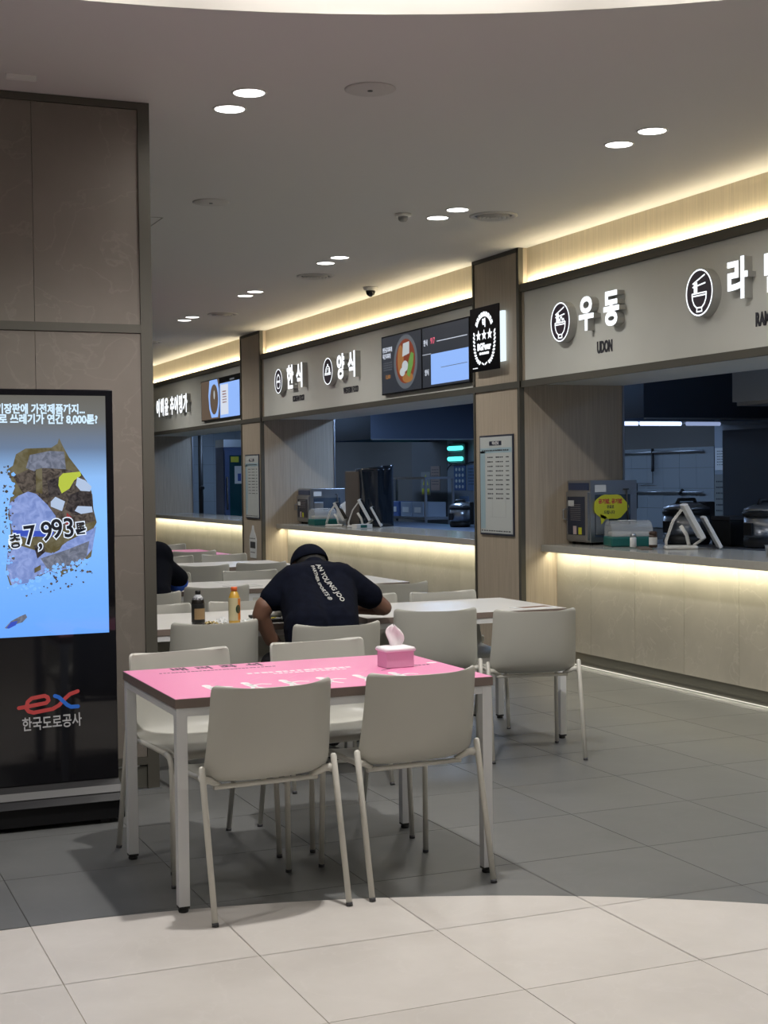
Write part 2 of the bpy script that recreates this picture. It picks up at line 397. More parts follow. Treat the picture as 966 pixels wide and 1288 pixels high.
# ------------------------------------------------------------------ pillars, bulkheads
XP = 5.374
def pillar(y0, y1):
    p = struct('pillar')
    B(XP, 6.30, y0, y1, 0, CEIL).build('wood_cladding', m_wood, p)
    t = .012
    for ya, yb in ((y0-.002, y0+.038), (y1-.022, y1+.002)):
        B(XP-t, XP+.03, ya, yb, 0, CEIL).build('corner_trim', m_trim, p)
    B(XP-t, XP+.02, y0, y1, CEIL-.03, CEIL).build('top_trim', m_trim, p)
    B(XP-t-.001, XP+.02, y0-.002, y1+.002, 2.160, 2.21).build('cross_trim', m_trim, p)
    B(6.295, 6.312, y0-.012, y0+.02, .93, 2.19).build('edge_strip', m_steel, p)
    return p
PIL = [(2.64, 3.45), (9.986, 10.796), (16.53, 17.335), (23.08, 23.9)]
for a, b in PIL: pillar(a, b)
for bi, (a, b) in enumerate(BAYS):
    bk = struct('bulkhead')
    B(5.45, 6.30, a, b, 2.185, CEIL).build('bulkhead_core', m_board, bk)
    B(5.44, 5.452, a, b, 2.90, CEIL-.001).build('wood_band', m_woodl, bk)
    B(5.398, 5.44, a+.03, b-.03, 2.20, 2.905).build('fascia_board', m_board, bk)
    B(5.39, 5.44, a, a+.025, 2.20, 2.905).build('end_strip', m_wood, bk); B(5.39, 5.44, b-.025, b, 2.20, 2.905).build('end_strip', m_wood, bk)
    B(XP, 5.40, a, b, 2.903, 2.965).build('top_trim', m_trim, bk)
    B(XP, 5.40, a, b, 2.160, 2.212).build('bottom_trim', m_trim, bk)
    B(5.40, 5.45, a, b, 2.180, 2.20).build('soffit_lip', m_board, bk)
    B(5.405, 5.432, a+.01, b-.01, 2.955, 2.962).build('light_strip', m_led, bk)
# ------------------------------------------------------------------ counters
CL = ['long stone serving counter with lit underside, nearest one below the udon and ramen sign',
      'long stone serving counter with lit underside, below the Korean and western food sign',
      'stone serving counter with lit underside, farthest one beyond the two pillars']
for bi, (a, b) in enumerate(BAYS):
    c = thing('serving_counter', CL[bi], 'counter', (5.9, (a+b)/2, 0), 0, 'serving counters along the right')
    ox, oy = 5.9, (a+b)/2
    def CB(x0,x1,y0,y1,z0,z1): return B(x0-ox,x1-ox,y0-oy,y1-oy,z0,z1)
    CB(5.54, 6.298, a+.002, b-.002, .87, .925).build('countertop', m_top, c, bevel=.002)
    CB(5.70, 6.25, a+.004, b-.004, .0, .868).build('carcass', m_dgrey, c)
    CB(5.690, 5.70, a+.004, b-.004, .004, .10).build('skirting', m_skirt, c)
    CB(5.668, 5.676, a+.004, b-.004, .001, .006).build('light_strip', glow('floor_led', (1,.95,.8), .85), c)
    y = b-.518 if bi == 0 else b-.52; ys = [b-.004]
    while y > a+.05: ys.append(y); y -= .61
    ys.append(a+.004)
    for y1, y0 in zip(ys[:-1], ys[1:]):
        w_ = y1-y0
        me = B(-.01, .01, -w_/2+.0015, w_/2-.0015, 0, .765).mesh('stone_panel'); me.materials.append(m_stone)
        link('stone_panel', me, c, loc=(5.69-ox, (y0+y1)/2-oy, .1))

# ------------------------------------------------------------------ left partition wall
PY = 6.733
wl = struct('wall_partition', 'stone-clad partition wall with bronze edge trims at left')
B(-3.0, 1.60, PY+.02, PY+.20, 0, 3.249).build('core', m_stonel, wl)
def panel(x0, x1, z0, z1):
    me = B(-(x1-x0)/2+.001, (x1-x0)/2-.001, 0, .014, 0, z1-z0-.002).mesh('stone_panel'); me.materials.append(m_stonel)
    link('stone_panel', me, wl, loc=((x0+x1)/2, PY+.006, z0))
for x0, x1 in ((-3.0,-1.3),(-1.3,-.1),(-.1,1.105),(1.105,1.597)):
    panel(x0, x1, 2.205, 3.215); panel(x0, x1, 1.21, 2.165); panel(x0, x1, .155, 1.21)
B(1.597, 1.653, PY-.002, PY+.21, 0, 3.249).build('corner_trim', m_trim, wl)
B(-3, 1.597, PY-.001, PY+.02, 3.215, 3.249).build('top_trim', m_trim, wl)
B(-3, 1.597, PY-.001, PY+.02, 2.165, 2.205).build('cross_trim', m_trim, wl)
B(-3, 1.597, PY-.001, PY+.02, .118, .153).build('base_trim', m_trim, wl)
B(-3, 1.56, PY+.012, PY+.02, .108, .117).build('light_strip', m_white, wl)
B(-3, 1.60, PY+.012, PY+.02, .005, .108).build('skirting', m_skirt, wl)
B(-3, 1.66, PY-.012, PY+.02, 0, .004).build('floor_bead', m_steel, wl)

# ------------------------------------------------------------------ ceiling fittings
def ring_spots():
    names = {2.04: [(6.39,6.70),(8.70,9.02),(11.0,11.32)], 4.22: [(6.38,6.70),(8.70,9.015),(10.89,11.21),(13.12,13.44),(15.37,15.70),(17.62,17.94),(19.9,20.2)]}
    order = ['nearest','second','third','fourth','fifth','sixth','seventh']
    for X, prs in names.items():
        row = 'left row' if X < 3 else 'right row'
        for k, pr in enumerate(prs):
            for q, y in enumerate(pr):
                t = thing('downlight', 'round recessed downlight, %s of the %s pair, %s' % (('front','rear')[q], order[k], row), 'downlight', (X, y, CEIL), 0, 'paired ceiling downlights')
                mb = MB(); mb.ring([[(r*cos(2*pi*j/28), r*sin(2*pi*j/28), z) for j in range(28)] for r, z in ((.083,.0),(.083,-.004),(.074,-.005),(.070,-.001))], False); mb.build('rim', m_white, t)
                MB().lathe([(.071,-.0015),(.071,-.0035)], n=28).build('lamp_disc', m_lamp, t)
                spot('downlight_beam', (X, y, CEIL-.02), 27 if X < 3 else 50, (1,.965,.92), 168, 1.0, .065)
ring_spots()
for lab, x, y in (('flat round speaker grille in the ceiling, nearest the camera', 2.54, 6.14), ('flat round speaker grille in the ceiling beside the partition wall, farther one', 2.60, 8.98)):
    t = thing('ceiling_speaker', lab, 'speaker', (x, y, CEIL), 0, 'ceiling speakers')
    MB().lathe([(.118,0),(.118,-.004),(.108,-.008),(.002,-.009)], n=36).build('grille', mat('speaker_grey', (.50,.49,.48), .6), t)
    MB().lathe([(.012,-.009),(.012,-.012)], n=12).build('badge', m_dgrey, t)
for lab, x, y in (('round ceiling air diffuser with concentric rings beside the second downlight pair', 4.55, 8.82), ('round ceiling air diffuser just beyond the camera dome row, second away', 4.40, 11.95), ('small-looking round air diffuser far down the ceiling, third away', 4.456, 15.0), ('round air diffuser farthest down the ceiling beside the partition edge', 4.45, 18.3)):
    t = thing('air_diffuser', lab, 'air vent', (x, y, CEIL), 0, 'round ceiling diffusers')
    mv = mat('diffuser_paint', (.52,.51,.49), .5)
    mb = MB(); mb.ring([[(r*cos(2*pi*j/36), r*sin(2*pi*j/36), z) for j in range(36)] for r, z in ((.165,0),(.165,-.006),(.145,-.012),(.13,.0)) ], False); mb.build('outer_ring', mv, t)
    for r in (.11,.08,.05):
        mb = MB(); mb.ring([[(q*cos(2*pi*j/30), q*sin(2*pi*j/30), z) for j in range(30)] for q, z in ((r,-.002),(r+.004,-.02),(r-.012,-.012),(r-.02,-.001)) ], False); mb.build('inner_ring', mv, t)
    MB().lathe([(.13,-.0005),(.13,-.0012)], n=30).build('dark_throat', m_dgrey, t)
    MB().lathe([(.028,-.002),(.028,-.018),(.02,-.02)], n=16).build('hub', mv, t)
t = thing('smoke_detector', 'small round white smoke detector hanging from the ceiling', 'smoke detector', (3.938, 8.964, CEIL))
MB().lathe([(.055,0),(.055,-.014),(.048,-.02)], n=24).build('base', m_white, t)
MB().lathe([(.034,-.018),(.032,-.04),(.022,-.052),(.004,-.055)], n=20).build('sensor_head', mat('sensor_grey', (.35,.35,.34), .5), t)
t = thing('security_camera', 'black and white dome security camera on the ceiling by the wood band', 'security camera', (5.15, 12.5, CEIL))
MB().lathe([(.07,0),(.07,-.012),(.06,-.03),(.045,-.034)], n=24).build('base', m_white, t)
MB().lathe([(.045,-.03),(.044,-.05),(.033,-.075),(.012,-.088),(.001,-.09)], n=20).build('dome', m_blackg, t)
t = thing('ceiling_slot_lamp', 'small white rectangular strip fitting above the stone partition wall', 'ceiling fitting', (1.02, 6.46, CEIL))
B(-.065,.065,-.012,.012,-.022,0).build('housing', m_white, t, bevel=.002)

# ------------------------------------------------------------------ signs
def sign(name, label, cat='sign', y=0, z=0, x=XP): return thing(name, label, cat, (x, y, z), 0)
m_face = glow('letter_face', (.92, .96, 1), 1.25)
m_side = mat('letter_side', (.42,.42,.40), .5)
m_disc = mat('icon_disc', (.035,.02,.04), .5)
def wsign(label, ci, cz, ri_a, ri_b, word, wa, wz, wsize, cap, ca, cz2, csize, icon, wsq=.86, csq=.6, spacing=1.0):
    # world Y of the icon centre is ci; the letters stand on it as +a to the right
    K = 1.0178; capY = ci-ca; ci *= K; cz = 1.469+(cz-1.469)*K; wz = 1.469+(wz-1.469)*K; ca = ci-capY
    wa = [a_*K for a_ in wa]; wsize *= K; ri_a *= K; ri_b *= K
    t = thing('menu_sign', label, 'sign', (5.398, ci, cz), 0, 'lit signs on the fascia boards')
    xf = lambda a, b, c: (-c, -a, b)
    if icon:
        m = art(xf); m.ellipse(0,0,ri_a,ri_b,0,.062,36); m.build('icon_body', m_side, t)
        m = art(xf); m.ellipse(0,0,ri_a-.002,ri_b-.002,.062,.0635,36); m.build('icon_face', m_disc, t)
        m = art(xf); m.annulus(0,0,ri_a-.004,ri_b-.004,.0095,.0635,.065); m.build('icon_rim', m_face, t)
        m = art(xf); s_ = ri_b; k = .0085
        S = lambda *p: m.stroke([(x*s_, y*s_) for x, y in p], k, .0635, .065)
        if icon in ('udon','ramen'):
            S((-.50,-.02),(.50,-.02)); S((-.50,-.12),(.50,-.12)); S((-.50,-.02),(-.47,-.28),(-.36,-.48),(-.18,-.62),(.18,-.62),(.36,-.48),(.47,-.28),(.50,-.02))
            S((-.16,-.64),(-.18,-.78),(.18,-.78),(.16,-.64)); S((-.44,.40),(.38,.70)); S((-.44,.26),(.42,.36))
            for xx in (-.34,-.25,-.16): S((xx,.42),(xx,-.02))
            if icon == 'udon':
                S((-.34,.0),(-.26,.12),(-.1,.14),(0,.02)); S((-.02,.06),(.04,.22),(.16,.24),(.22,.06)); S((.2,.1),(.34,.14),(.4,.0))
        elif icon == 'bowl':
            S((-.48,.02),(.48,.02)); S((-.48,-.08),(.48,-.08)); S((-.44,-.08),(-.40,-.38),(-.22,-.56),(.22,-.56),(.40,-.38),(.44,-.08))
            S((-.40,.04),(-.36,.26),(-.18,.44),(.18,.44),(.36,.26),(.40,.04)); S((-.1,.46),(-.08,.54),(.08,.54),(.1,.46))
        else:
            S((-.6,-.14),(.6,-.14)); S((-.6,-.24),(.6,-.24)); S((-.46,-.12),(-.42,.14),(-.26,.32),(0,.38),(.26,.32),(.42,.14),(.46,-.12)); S((-.06,.4),(-.06,.5),(.06,.5),(.06,.4))
            S((.18,-.1),(.18,.2),(.34,.2),(.34,-.1)); S((-.3,-.04),(-.2,.14),(-.06,.22))
        m.build('icon_drawing', m_face, t)
    for gi, (ch, a_) in enumerate(zip(word, wa)):
        text('letter_body', ch, wsize, m_side, xf, t, .008*wsize/.3, .060, wsq, off=(a_, wz-cz, .0))
        text('letter_face', ch, wsize, m_face, xf, t, .0105*wsize/.3, .003, wsq, off=(a_, wz-cz, .061))
    if cap: text('caption', cap, csize*(1.42 if len(cap) < 6 else 1.2), m_ink, xf, t, .0045 if len(cap) < 6 else .0022, .004, csq*.84, off=(ca, cz2-cz, .001))
    return t
wsign('white lit Hangul udon sign with bowl emblem and caption UDON', 9.13, 2.577, .140, .146, '우동', (.362, .690), 2.585, .255, 'UDON', .355, 2.369, .078, 'udon', csq=.72)
wsign('white lit Hangul ramen sign with noodle bowl emblem, cut off at the right', 7.424, 2.580, .143, .148, '라면', (.375, .72), 2.600, .255, 'RAMEN', .46, 2.377, .078, 'ramen', csq=.72)
wsign('white lit Hangul Korean food sign with round bowl emblem, left on the middle fascia', 15.49, 2.570, .135, .142, '한식', (.40, .71), 2.570, .275, 'KOREAN FOOD', .24, 2.366, .072, 'bowl', csq=.74)
wsign('white lit Hangul western food sign with cloche emblem, left of the menu screens', 13.905, 2.568, .140, .142, '양식', (.36, .67), 2.572, .265, 'WESTERN FOOD', .25, 2.363, .072, 'cloche', csq=.74)
wsign('white lit handwritten-style Hangul name sign on the farthest fascia', 20.72, 2.52, 0, 0, '이해윤추어명가', (-.36,-.11,.14,.46,.70,.94,1.18), 2.52, .27, None, 0, 0, 0, None)

# menu screens
def screen_unit(label, y, z, w_, h_):
    t = thing('menu_screen', label, 'screen', (5.398, y, z), 0, 'menu screens on the fascia boards')
    xf = lambda a, b, c: (-c, -a, b)
    m = art(xf); m.box(0, w_, 0, h_, 0, .035); m.build('bezel', m_blackg, t)
    return t, xf
s1 = glow('screen_dark', (.022,.026,.035), 1.0); s_blue = glow('screen_blue', (.26,.44,.88), 1.0); s_w = glow('screen_white', (.6,.65,.75), 1.0)
s_red = glow('screen_red', (.17,.035,.015), 1.0); s_or = glow('screen_orange', (.27,.12,.035), 1.0); s_gr = glow('screen_green', (.11,.24,.05), 1.0); s_grey = glow('screen_grey', (.09,.10,.115), 1.0)
s_pink = glow('screen_pink', (.8,.12,.2), 1.0); s_brn = glow('screen_brown', (.10,.07,.05), 1.0); s_off = glow('screen_offwhite', (.42,.46,.48), 1.0)
t, xf = screen_unit('dark twin menu screen with a red stew bowl photo and a blue panel', 12.76, 2.255, 1.90, .555)
W = .92
m = art(xf); m.box(.012, W, .012, .543, .035, .036); m.box(W+.03, 1.888, .012, .543, .035, .036); m.build('display', s1, t)
m = art(xf); m.ellipse(.57,.28,.27,.25,.036,.0365,36); m.build('bowl_picture', s_grey, t)
m = art(xf); m.ellipse(.57,.285,.22,.205,.0365,.037,36); m.build('stew_picture', s_red, t)
m = art(xf); m.ellipse(.46,.30,.07,.14,.037,.0374); m.ellipse(.62,.13,.12,.045,.037,.0374); m.build('stew_picture', s_or, t)
m = art(xf); m.poly([(.50,.33),(.66,.35),(.66,.46),(.52,.45)],.0374,.0378); m.ellipse(.56,.24,.07,.05,.0374,.0378); m.ellipse(.50,.19,.06,.04,.0374,.0378); m.build('tofu_picture', s_off, t)
m = art(xf); m.poly([(.60,.16),(.66,.13),(.74,.24),(.76,.34),(.70,.36),(.64,.28)],.0374,.0378); m.build('herb_picture', s_gr, t)
text('lettering', '한돈김치찌개', .052, s_w, xf, t, .001, .001, .8, 'LEFT', off=(.03,.42,.036)); text('lettering', '묵은지찌개', .052, s_w, xf, t, .001, .001, .8, 'LEFT', off=(.03,.36,.036))
text('lettering', '12,000', .05, s_or, xf, t, .001, .001, .9, 'LEFT', off=(.09,.165,.036))
m = art(xf); rn = random.Random(3)
for k in range(4): scribble(m, .05, .26, .30-.022*k, .009, 7, .036, .0366, rn)
m.build('small_print', s_grey, t)
m = art(xf); m.box(W+.21, 1.885, .03, .30, .036, .0365); m.build('blue_panel', s_blue, t)
m = art(xf); m.stroke([(W+.34,.405),(1.86,.405)], .006, .036, .037); m.stroke([(W+.03,.305),(W+.21,.305)], .004, .036, .037); m.build('rule_line', s_w, t)
m = art(xf); m.stroke([(W+.42,.17),(1.86,.175)], .005, .0366, .037); m.build('rule_line', s_grey, t)
text('lettering', '한식', .06, s_w, xf, t, .001, .001, .8, off=(W+.10,.405,.036)); text('lettering', '917', .075, s_pink, xf, t, .001, .001, .8, off=(W+.25,.415,.036)); text('lettering', '양식', .06, s_w, xf, t, .001, .001, .8, off=(W+.12,.14,.036))
t, xf = screen_unit('pale blue twin menu screen with a dark soup bowl photo on the farthest fascia', 19.14, 2.262, 1.78, .54)
m = art(xf); m.box(.012, .87, .012, .53, .035, .036); m.build('display', s_brn, t)
m = art(xf); m.box(.90, 1.77, .012, .46, .035, .036); m.build('display', s_blue, t)
m = art(xf); m.poly([(.42,.53),(.78,.53),(.86,.40),(.87,.2),(.80,.03),(.50,.03),(.40,.15),(.36,.33)],.036,.0365); m.build('bowl_picture', s_blue, t)
m = art(xf); m.ellipse(.63,.27,.19,.2,.0365,.037); m.build('soup_picture', s_brn, t)
m = art(xf); m.ellipse(.64,.33,.03,.06,.037,.0373); m.build('soup_picture', s_off, t)
m = art(xf); m.box(.93, 1.28, .05, .44, .036, .0363); m.build('menu_card', s_w, t)
m = art(xf); rn = random.Random(5)
for k in range(5): scribble(m, 1.02, 1.2, .35-.035*k, .016, 4, .0363, .037, rn)
m.build('small_print', s_red, t)
m = art(xf); m.box(1.35, 1.55, .478, .50, .036, .0366); m.build('lettering', s_grey, t)

# award badge on the pillar
t = thing('award_sign', 'black backlit award sign with three stars and a laurel wreath on the pillar', 'sign', (XP, 10.735, 2.325), 0)
xf = lambda a, b, c: (-c, -a, b)
m = art(xf); m.box(.06,.535,.06,.46,.012,.04); m.build('light_box', glow('badge_glow', (.80,.93,1), 1.0), t)
m = art(xf); m.box(0,.515,0,.52,.055,.065); m.build('sign_plate', m_blackg, t)
xb = lambda a, b, c: (-c-.065, -a, b)
m = art(xb)
for k in range(11):
    for sgn in (-1, 1):
        th = radians(200+ k*11) if sgn < 0 else radians(340-k*11)
        th = radians(168+k*8.6) if sgn < 0 else radians(12-k*8.6)
        cx_, cy_ = .258+.185*math.copysign(abs(cos(th))**.62, cos(th)), .265+.205*sin(th)
        d = th+sgn*-.9+ (pi/2 if sgn > 0 else -pi/2)
        q = []
        for j in range(10):
            e = 2*pi*j/10; x = .021*cos(e); y = .0095*sin(e); q.append((cx_+x*cos(d)-y*sin(d), cy_+x*sin(d)+y*cos(d)))
        m.poly(q, 0, .002)
m.stroke([(.215,.065),(.245,.052)], .012, 0, .002); m.stroke([(.30,.065),(.27,.052)], .012, 0, .002)
m.build('laurel_wreath', m_face, t)
m = art(xb)
for k in range(3):
    cx_ = .155+.10*k; q = []
    for j in range(10):
        e = pi/2+j*pi/5; r_ = .045 if j % 2 == 0 else .019; q.append((cx_+r_*cos(e), .29+r_*1.0*sin(e)))
    m.poly(q, 0, .002)
m.build('star', m_face, t)
text('lettering', 'BGFwer', .075, m_face, xb, t, .0035, .002, .95, off=(.255,.195,.001)); text('lettering', '덕', .075, m_face, xb, t, .003, .002, .9, off=(.255,.385,.001))
rn = random.Random(2)
for k in range(9):
    e = radians(152-k*15.5); m = art(xb); cx_, cy_ = .255+.15*cos(e), .32+.14*sin(e)
    d = e-pi/2; q = [(-.017,-.02),(.015,-.02),(.017,.018),(-.012,.02)]
    m.poly([(cx_+x*cos(d)-y*sin(d), cy_+x*sin(d)+y*cos(d)) for x, y in q], 0, .002); m.build('arched_letter', m_face, t)
m = art(xb); scribble(m, .17, .34, .143, .02, 9, 0, .002, rn); scribble(m, .05,.14,.03,.008,6,0,.001,rn); m.build('small_print', m_face, t)

# notice boards on the pillars
def notice(label, y, z0, w_, h_, seed):
    t = thing('notice_board', label, 'notice', (XP, y, z0), 0, 'menu notices on the pillars')
    xf = lambda a, b, c: (-c, -a, b)
    m = art(xf); m.box(0,w_,0,h_,.001,.012); m.build('frame', mat('navy_frame', (.025,.03,.055), .4), t, bevel=.002)
    m = art(xf); m.box(.015,w_-.015,.015,h_-.015,.012,.014); m.build('sheet', mat('notice_sheet', (.55,.585,.58), .22), t)
    m = art(xf); m.box(.018,w_*.175,.05,h_-.13,.014,.0145); m.box(.018,w_-.018,h_-.145,h_-.105,.014,.0145); m.build('blue_column', mat('pale_blue', (.34,.47,.53), .3), t)
    m = art(xf); m.box(w_*.31,w_*.67,h_-.085,h_-.05,.014,.0147); m.build('title_block', mat('navy_frame', (.025,.03,.055), .4), t)
    text('lettering', '메뉴안내', .032, m_wink, lambda a,b,c: (-c-.0147,-a,b), t, .0006, .0006, 1.0, off=(w_*.49,h_-.068,0))
    rn = random.Random(seed); m = art(xf)
    scribble(m, w_*.08, w_*.9, h_-.125, .012, 14, .0145, .015, rn)
    for k in range(13):
        zz = h_-.18-.037*k
        if zz < h_*.36: break
        scribble(m, w_*.25, w_*.42, zz, .010, 4, .014, .0146, rn)
        scribble(m, w_*.50, w_*.72, zz, .010, 5, .014, .0146, rn); scribble(m, w_*.80, w_*.90, zz, .010, 3, .014, .0146, rn)
    scribble(m, .03, w_-.04, .034, .009, 12, .014, .0146, rn)
    m.build('small_print', m_ink, t)
    m = art(xf)
    for (a,b_) in ((.38,.385),(.62,.385)): pass
    m.stroke([(w_*.36,h_*.39),(w_*.78,h_*.39)],.002,.014,.0146); m.stroke([(w_*.30,h_*.18),(w_*.80,h_*.18)],.002,.014,.0146); m.stroke([(w_*.38,h_*.18),(w_*.38,h_*.39)],.002,.014,.0146); m.stroke([(w_*.78,h_*.18),(w_*.78,h_*.39)],.002,.014,.0146)
    m.build('empty_box', mat('grey_line', (.36,.38,.38), .5), t)
    return t
notice('tall framed price notice on the near pillar beside the udon counter', 10.69, .990, .588, .812, 11)
notice('tall framed price notice on the far pillar beside the farthest counter', 17.18, .985, .55, .785, 12)
t = thing('bottle_shaped_poster', 'white bottle-shaped poster under the notice on the far pillar', 'poster', (XP, 17.10, .50), 0)
m = art(xf); m.poly([(.06,0),(.30,0),(.32,.22),(.29,.27),(.22,.345),(.20,.40),(.15,.40),(.13,.345),(.05,.27),(.03,.22)],.001,.006); m.build('poster_card', m_paper, t)
m = art(xf); m.box(.07,.27,.12,.20,.006,.007); scribble(m,.06,.28,.24,.012,6,.006,.007); scribble(m,.08,.26,.07,.012,5,.006,.007); m.build('print', m_dgrey, t)

# ------------------------------------------------------------------ kiosk
KYf = 6.215
t = thing('information_kiosk', 'black freestanding information kiosk with a tall blue lit screen', 'kiosk', (.73, KYf+.12, 0), 0)
xk = lambda a, b, c: (a-.73, -.12-c, b)          # a = world X, b = Z, c out towards viewer
m = art(xk); m.box(.12,1.345,.175,1.863,-.09,0); m.build('housing', m_blackg, t, bevel=.004)
m = art(xk); m.add([(.12,.10,.10),(1.352,.10,.10),(1.345,.175,0),(.12,.175,0),(.12,.10,-.16),(1.352,.10,-.16),(1.345,.175,-.09),(.12,.175,-.09)], [(0,1,2,3),(4,7,6,5),(0,3,7,4),(1,5,6,2),(2,6,7,3),(0,4,5,1)]); m.build('base_slope', m_bsatin, t)
m = art(xk); m.add([(.12,.13,.067),(1.348,.13,.067),(1.347,.155,.034),(.12,.155,.034)], [(0,1,2,3)]); m.build('silver_strip', mat('satin_metal', (.10,.10,.10), .6, 0), t)
m = art(xk); m.box(.14,1.352,.02,.10,-.15,.085); m.build('plinth', m_bsatin, t, bevel=.003)
for a in (.25, 1.27):
    for c in (.04,-.11):
        m = art(xk); m.box(a-.02,a+.02,0,.03,c-.02,c+.02); m.build('caster', m_black, t)
scr = mat('kiosk_screen', (.01,.01,.01), .08); nt = scr.node_tree; b_ = nt.nodes['Principled BSDF']
tc = nt.nodes.new('ShaderNodeTexCoord'); sp = nt.nodes.new('ShaderNodeSeparateXYZ'); cr = nt.nodes.new('ShaderNodeValToRGB'); mr = nt.nodes.new('ShaderNodeMapRange')
mr.inputs[1].default_value = .81; mr.inputs[2].default_value = 1.836
nt.links.new(tc.outputs['Object'], sp.inputs[0]); nt.links.new(sp.outputs[2], mr.inputs[0]); nt.links.new(mr.outputs[0], cr.inputs[0])
els = cr.color_ramp.elements; els[0].position = 0; els[0].color = (.13,.36,.93,1); els[1].position = 1; els[1].color = (.12,.115,.10,1)
for p, c in ((.22,(.17,.42,.97,1)), (.5,(.22,.50,1,1)), (.66,(.25,.47,.85,1)), (.78,(.13,.19,.30,1)), (.9,(.14,.145,.14,1))): e = els.new(p); e.color = c  # grey upper stops: screen picture plus room reflection put into the glow
nt.links.new(cr.outputs[0], b_.inputs['Emission Color']); b_.inputs['Emission Strength'].default_value = 1.0
m = art(xk); m.box(.733,1.313,.812,1.836,.0,.0015); m.build('display', scr, t)
# picture on the screen: a silhouette filled with litter
def kp(px, py): return (.87+px/297.0, 1.861-(py-491+(0)*.0)/(291.0))
def glow_noise(name, c1, c2, sc_):
    m = mat(name, (.01,.01,.01), .2, emit=1.0, ecol=c1); nt = m.node_tree; b = nt.nodes['Principled BSDF']
    tc = nt.nodes.new('ShaderNodeTexCoord'); nz = nt.nodes.new('ShaderNodeTexNoise'); nz.inputs['Scale'].default_value = sc_; nz.inputs['Detail'].default_value = 5; nz.inputs['Distortion'].default_value = 1.5
    mr = nt.nodes.new('ShaderNodeMapRange'); mr.inputs[1].default_value = .38; mr.inputs[2].default_value = .62
    mx = nt.nodes.new('ShaderNodeMix'); mx.data_type = 'RGBA'; mx.inputs['A'].default_value = (*c1,1); mx.inputs['B'].default_value = (*c2,1)
    nt.links.new(tc.outputs['Object'], nz.inputs['Vector']); nt.links.new(nz.outputs['Fac'], mr.inputs[0]); nt.links.new(mr.outputs[0], mx.inputs['Factor']); nt.links.new(mx.outputs['Result'], b.inputs['Emission Color'])
    return m
SX = glow_noise('litter_olive', (.085,.07,.028), (.14,.125,.075), 18) if True else glow('litter_olive', (.10,.085,.035), 1); SD = glow_noise('litter_dark', (.012,.010,.012), (.06,.05,.05), 40); SL = glow_noise('litter_lilac', (.15,.22,.50), (.26,.34,.66), 22); SB = glow_noise('litter_grey', (.10,.115,.16), (.19,.21,.28), 30)
SY = glow('litter_yellow', (.42,.50,.05), 1); SWt = glow('litter_white', (.40,.50,.68), 1); SBr = glow_noise('litter_brown', (.028,.022,.02), (.11,.09,.075), 35); SBl = glow('litter_blue', (.03,.07,.45), 1); SRd = glow('litter_red', (.25,.03,.03), 1)
lay = [0.0016]
def shape(pts, mt, nm='litter_picture'):
    m = art(xk); m.poly([kp(*p) for p in pts], lay[0], lay[0]+.0003); lay[0] += .00025; return m.build(nm, mt, t)
shape([(6,590),(14,585),(18,571),(30,564),(62,563),(70,558),(72,551),(76,560),(84,575),(97,592),(106,605),(112,618),(114,640),(118,657),(112,668),(117,662),(110,700),(100,706),(88,716),(72,722),(58,716),(45,722),(30,730),(8,732),(3,715),(6,690),(10,665),(7,645),(10,625),(16,612),(12,604)], SX, 'silhouette_picture')
shape([(14,598),(44,585),(52,588),(80,590),(98,594),(106,606),(113,622),(114,640),(116,655),(100,660),(70,665),(40,640),(20,610)], SBr)
shape([(35,572),(60,567),(78,568),(80,590),(52,588),(40,592),(30,588)], SB)
shape([(84,622),(110,612),(114,640),(92,648),(78,640)], SD); shape([(56,604),(70,600),(72,622),(58,625)], SD); shape([(42,590),(50,588),(50,620),(42,618)], SX)
shape([(71,600),(76,595),(98,593),(99,598),(90,604),(84,614),(74,620),(70,610)], SY); shape([(94,600),(104,604),(112,612),(110,618),(98,617),(92,610)], SWt)
shape([(8,632),(20,622),(32,617),(42,620),(56,634),(66,648),(66,660),(62,668),(30,675),(12,668),(9,650)], SL)
shape([(60,630),(66,624),(78,630),(74,642),(60,636)], SWt); shape([(90,642),(94,636),(112,637),(113,644),(98,646)], SWt); shape([(80,644),(86,650),(84,664),(78,662)], SRd)
shape([(12,664),(46,666),(64,668),(60,674),(14,671)], SBl)
shape([(5,692),(20,683),(40,690),(60,694),(80,680),(116,663),(112,690),(100,704),(84,714),(60,716),(46,720),(30,730),(10,732),(4,716)], SL)
shape([(46,700),(80,690),(108,680),(104,700),(84,712),(56,716)], SB); shape([(62,680),(72,672),(80,674),(70,690),(62,694)], SX); shape([(38,684),(50,682),(52,692),(42,700)], SD); shape([(38,712),(46,708),(46,714),(38,718)], SX)
rn = random.Random(9); m = art(xk)
for k in range(95):
    side = rn.random()
    if side < .6: px = rn.uniform(25, 112); py = 735-(px-25)*.25+rn.uniform(-12, 16)
    else: px = rn.uniform(0, 14); py = rn.uniform(585, 700)
    r_ = rn.uniform(.8, 2.4); c = kp(px, py)
    m.poly([(c[0]+r_/297*cos(a)*rn.uniform(.5,1.2), c[1]+r_/297*sin(a)*rn.uniform(.5,1.2)) for a in (0,1.2,2.4,3.6,5)], lay[0], lay[0]+.0003)
m.build('fragment_picture', SBr, t); lay[0] += .0004
m = art(xk)
for k in range(110):
    if k % 3: px = rn.uniform(4, 104); py = (733-(px-30)*.05 if px < 45 else 724-(px-45)*.30)+rn.uniform(-9, 5)
    else: px = rn.uniform(0, 15); py = rn.uniform(592, 720)
    r_ = rn.uniform(1.2, 3.4); c = kp(px, py)
    m.poly([(c[0]+r_/297*cos(a)*rn.uniform(.5,1.2), c[1]+r_/297*sin(a)*rn.uniform(.5,1.2)) for a in (0,1.2,2.4,3.6,5)], lay[0], lay[0]+.0003)
m.build('fragment_picture', glow('screen_sky', (.20,.47,1), 1), t); lay[0] += .0004
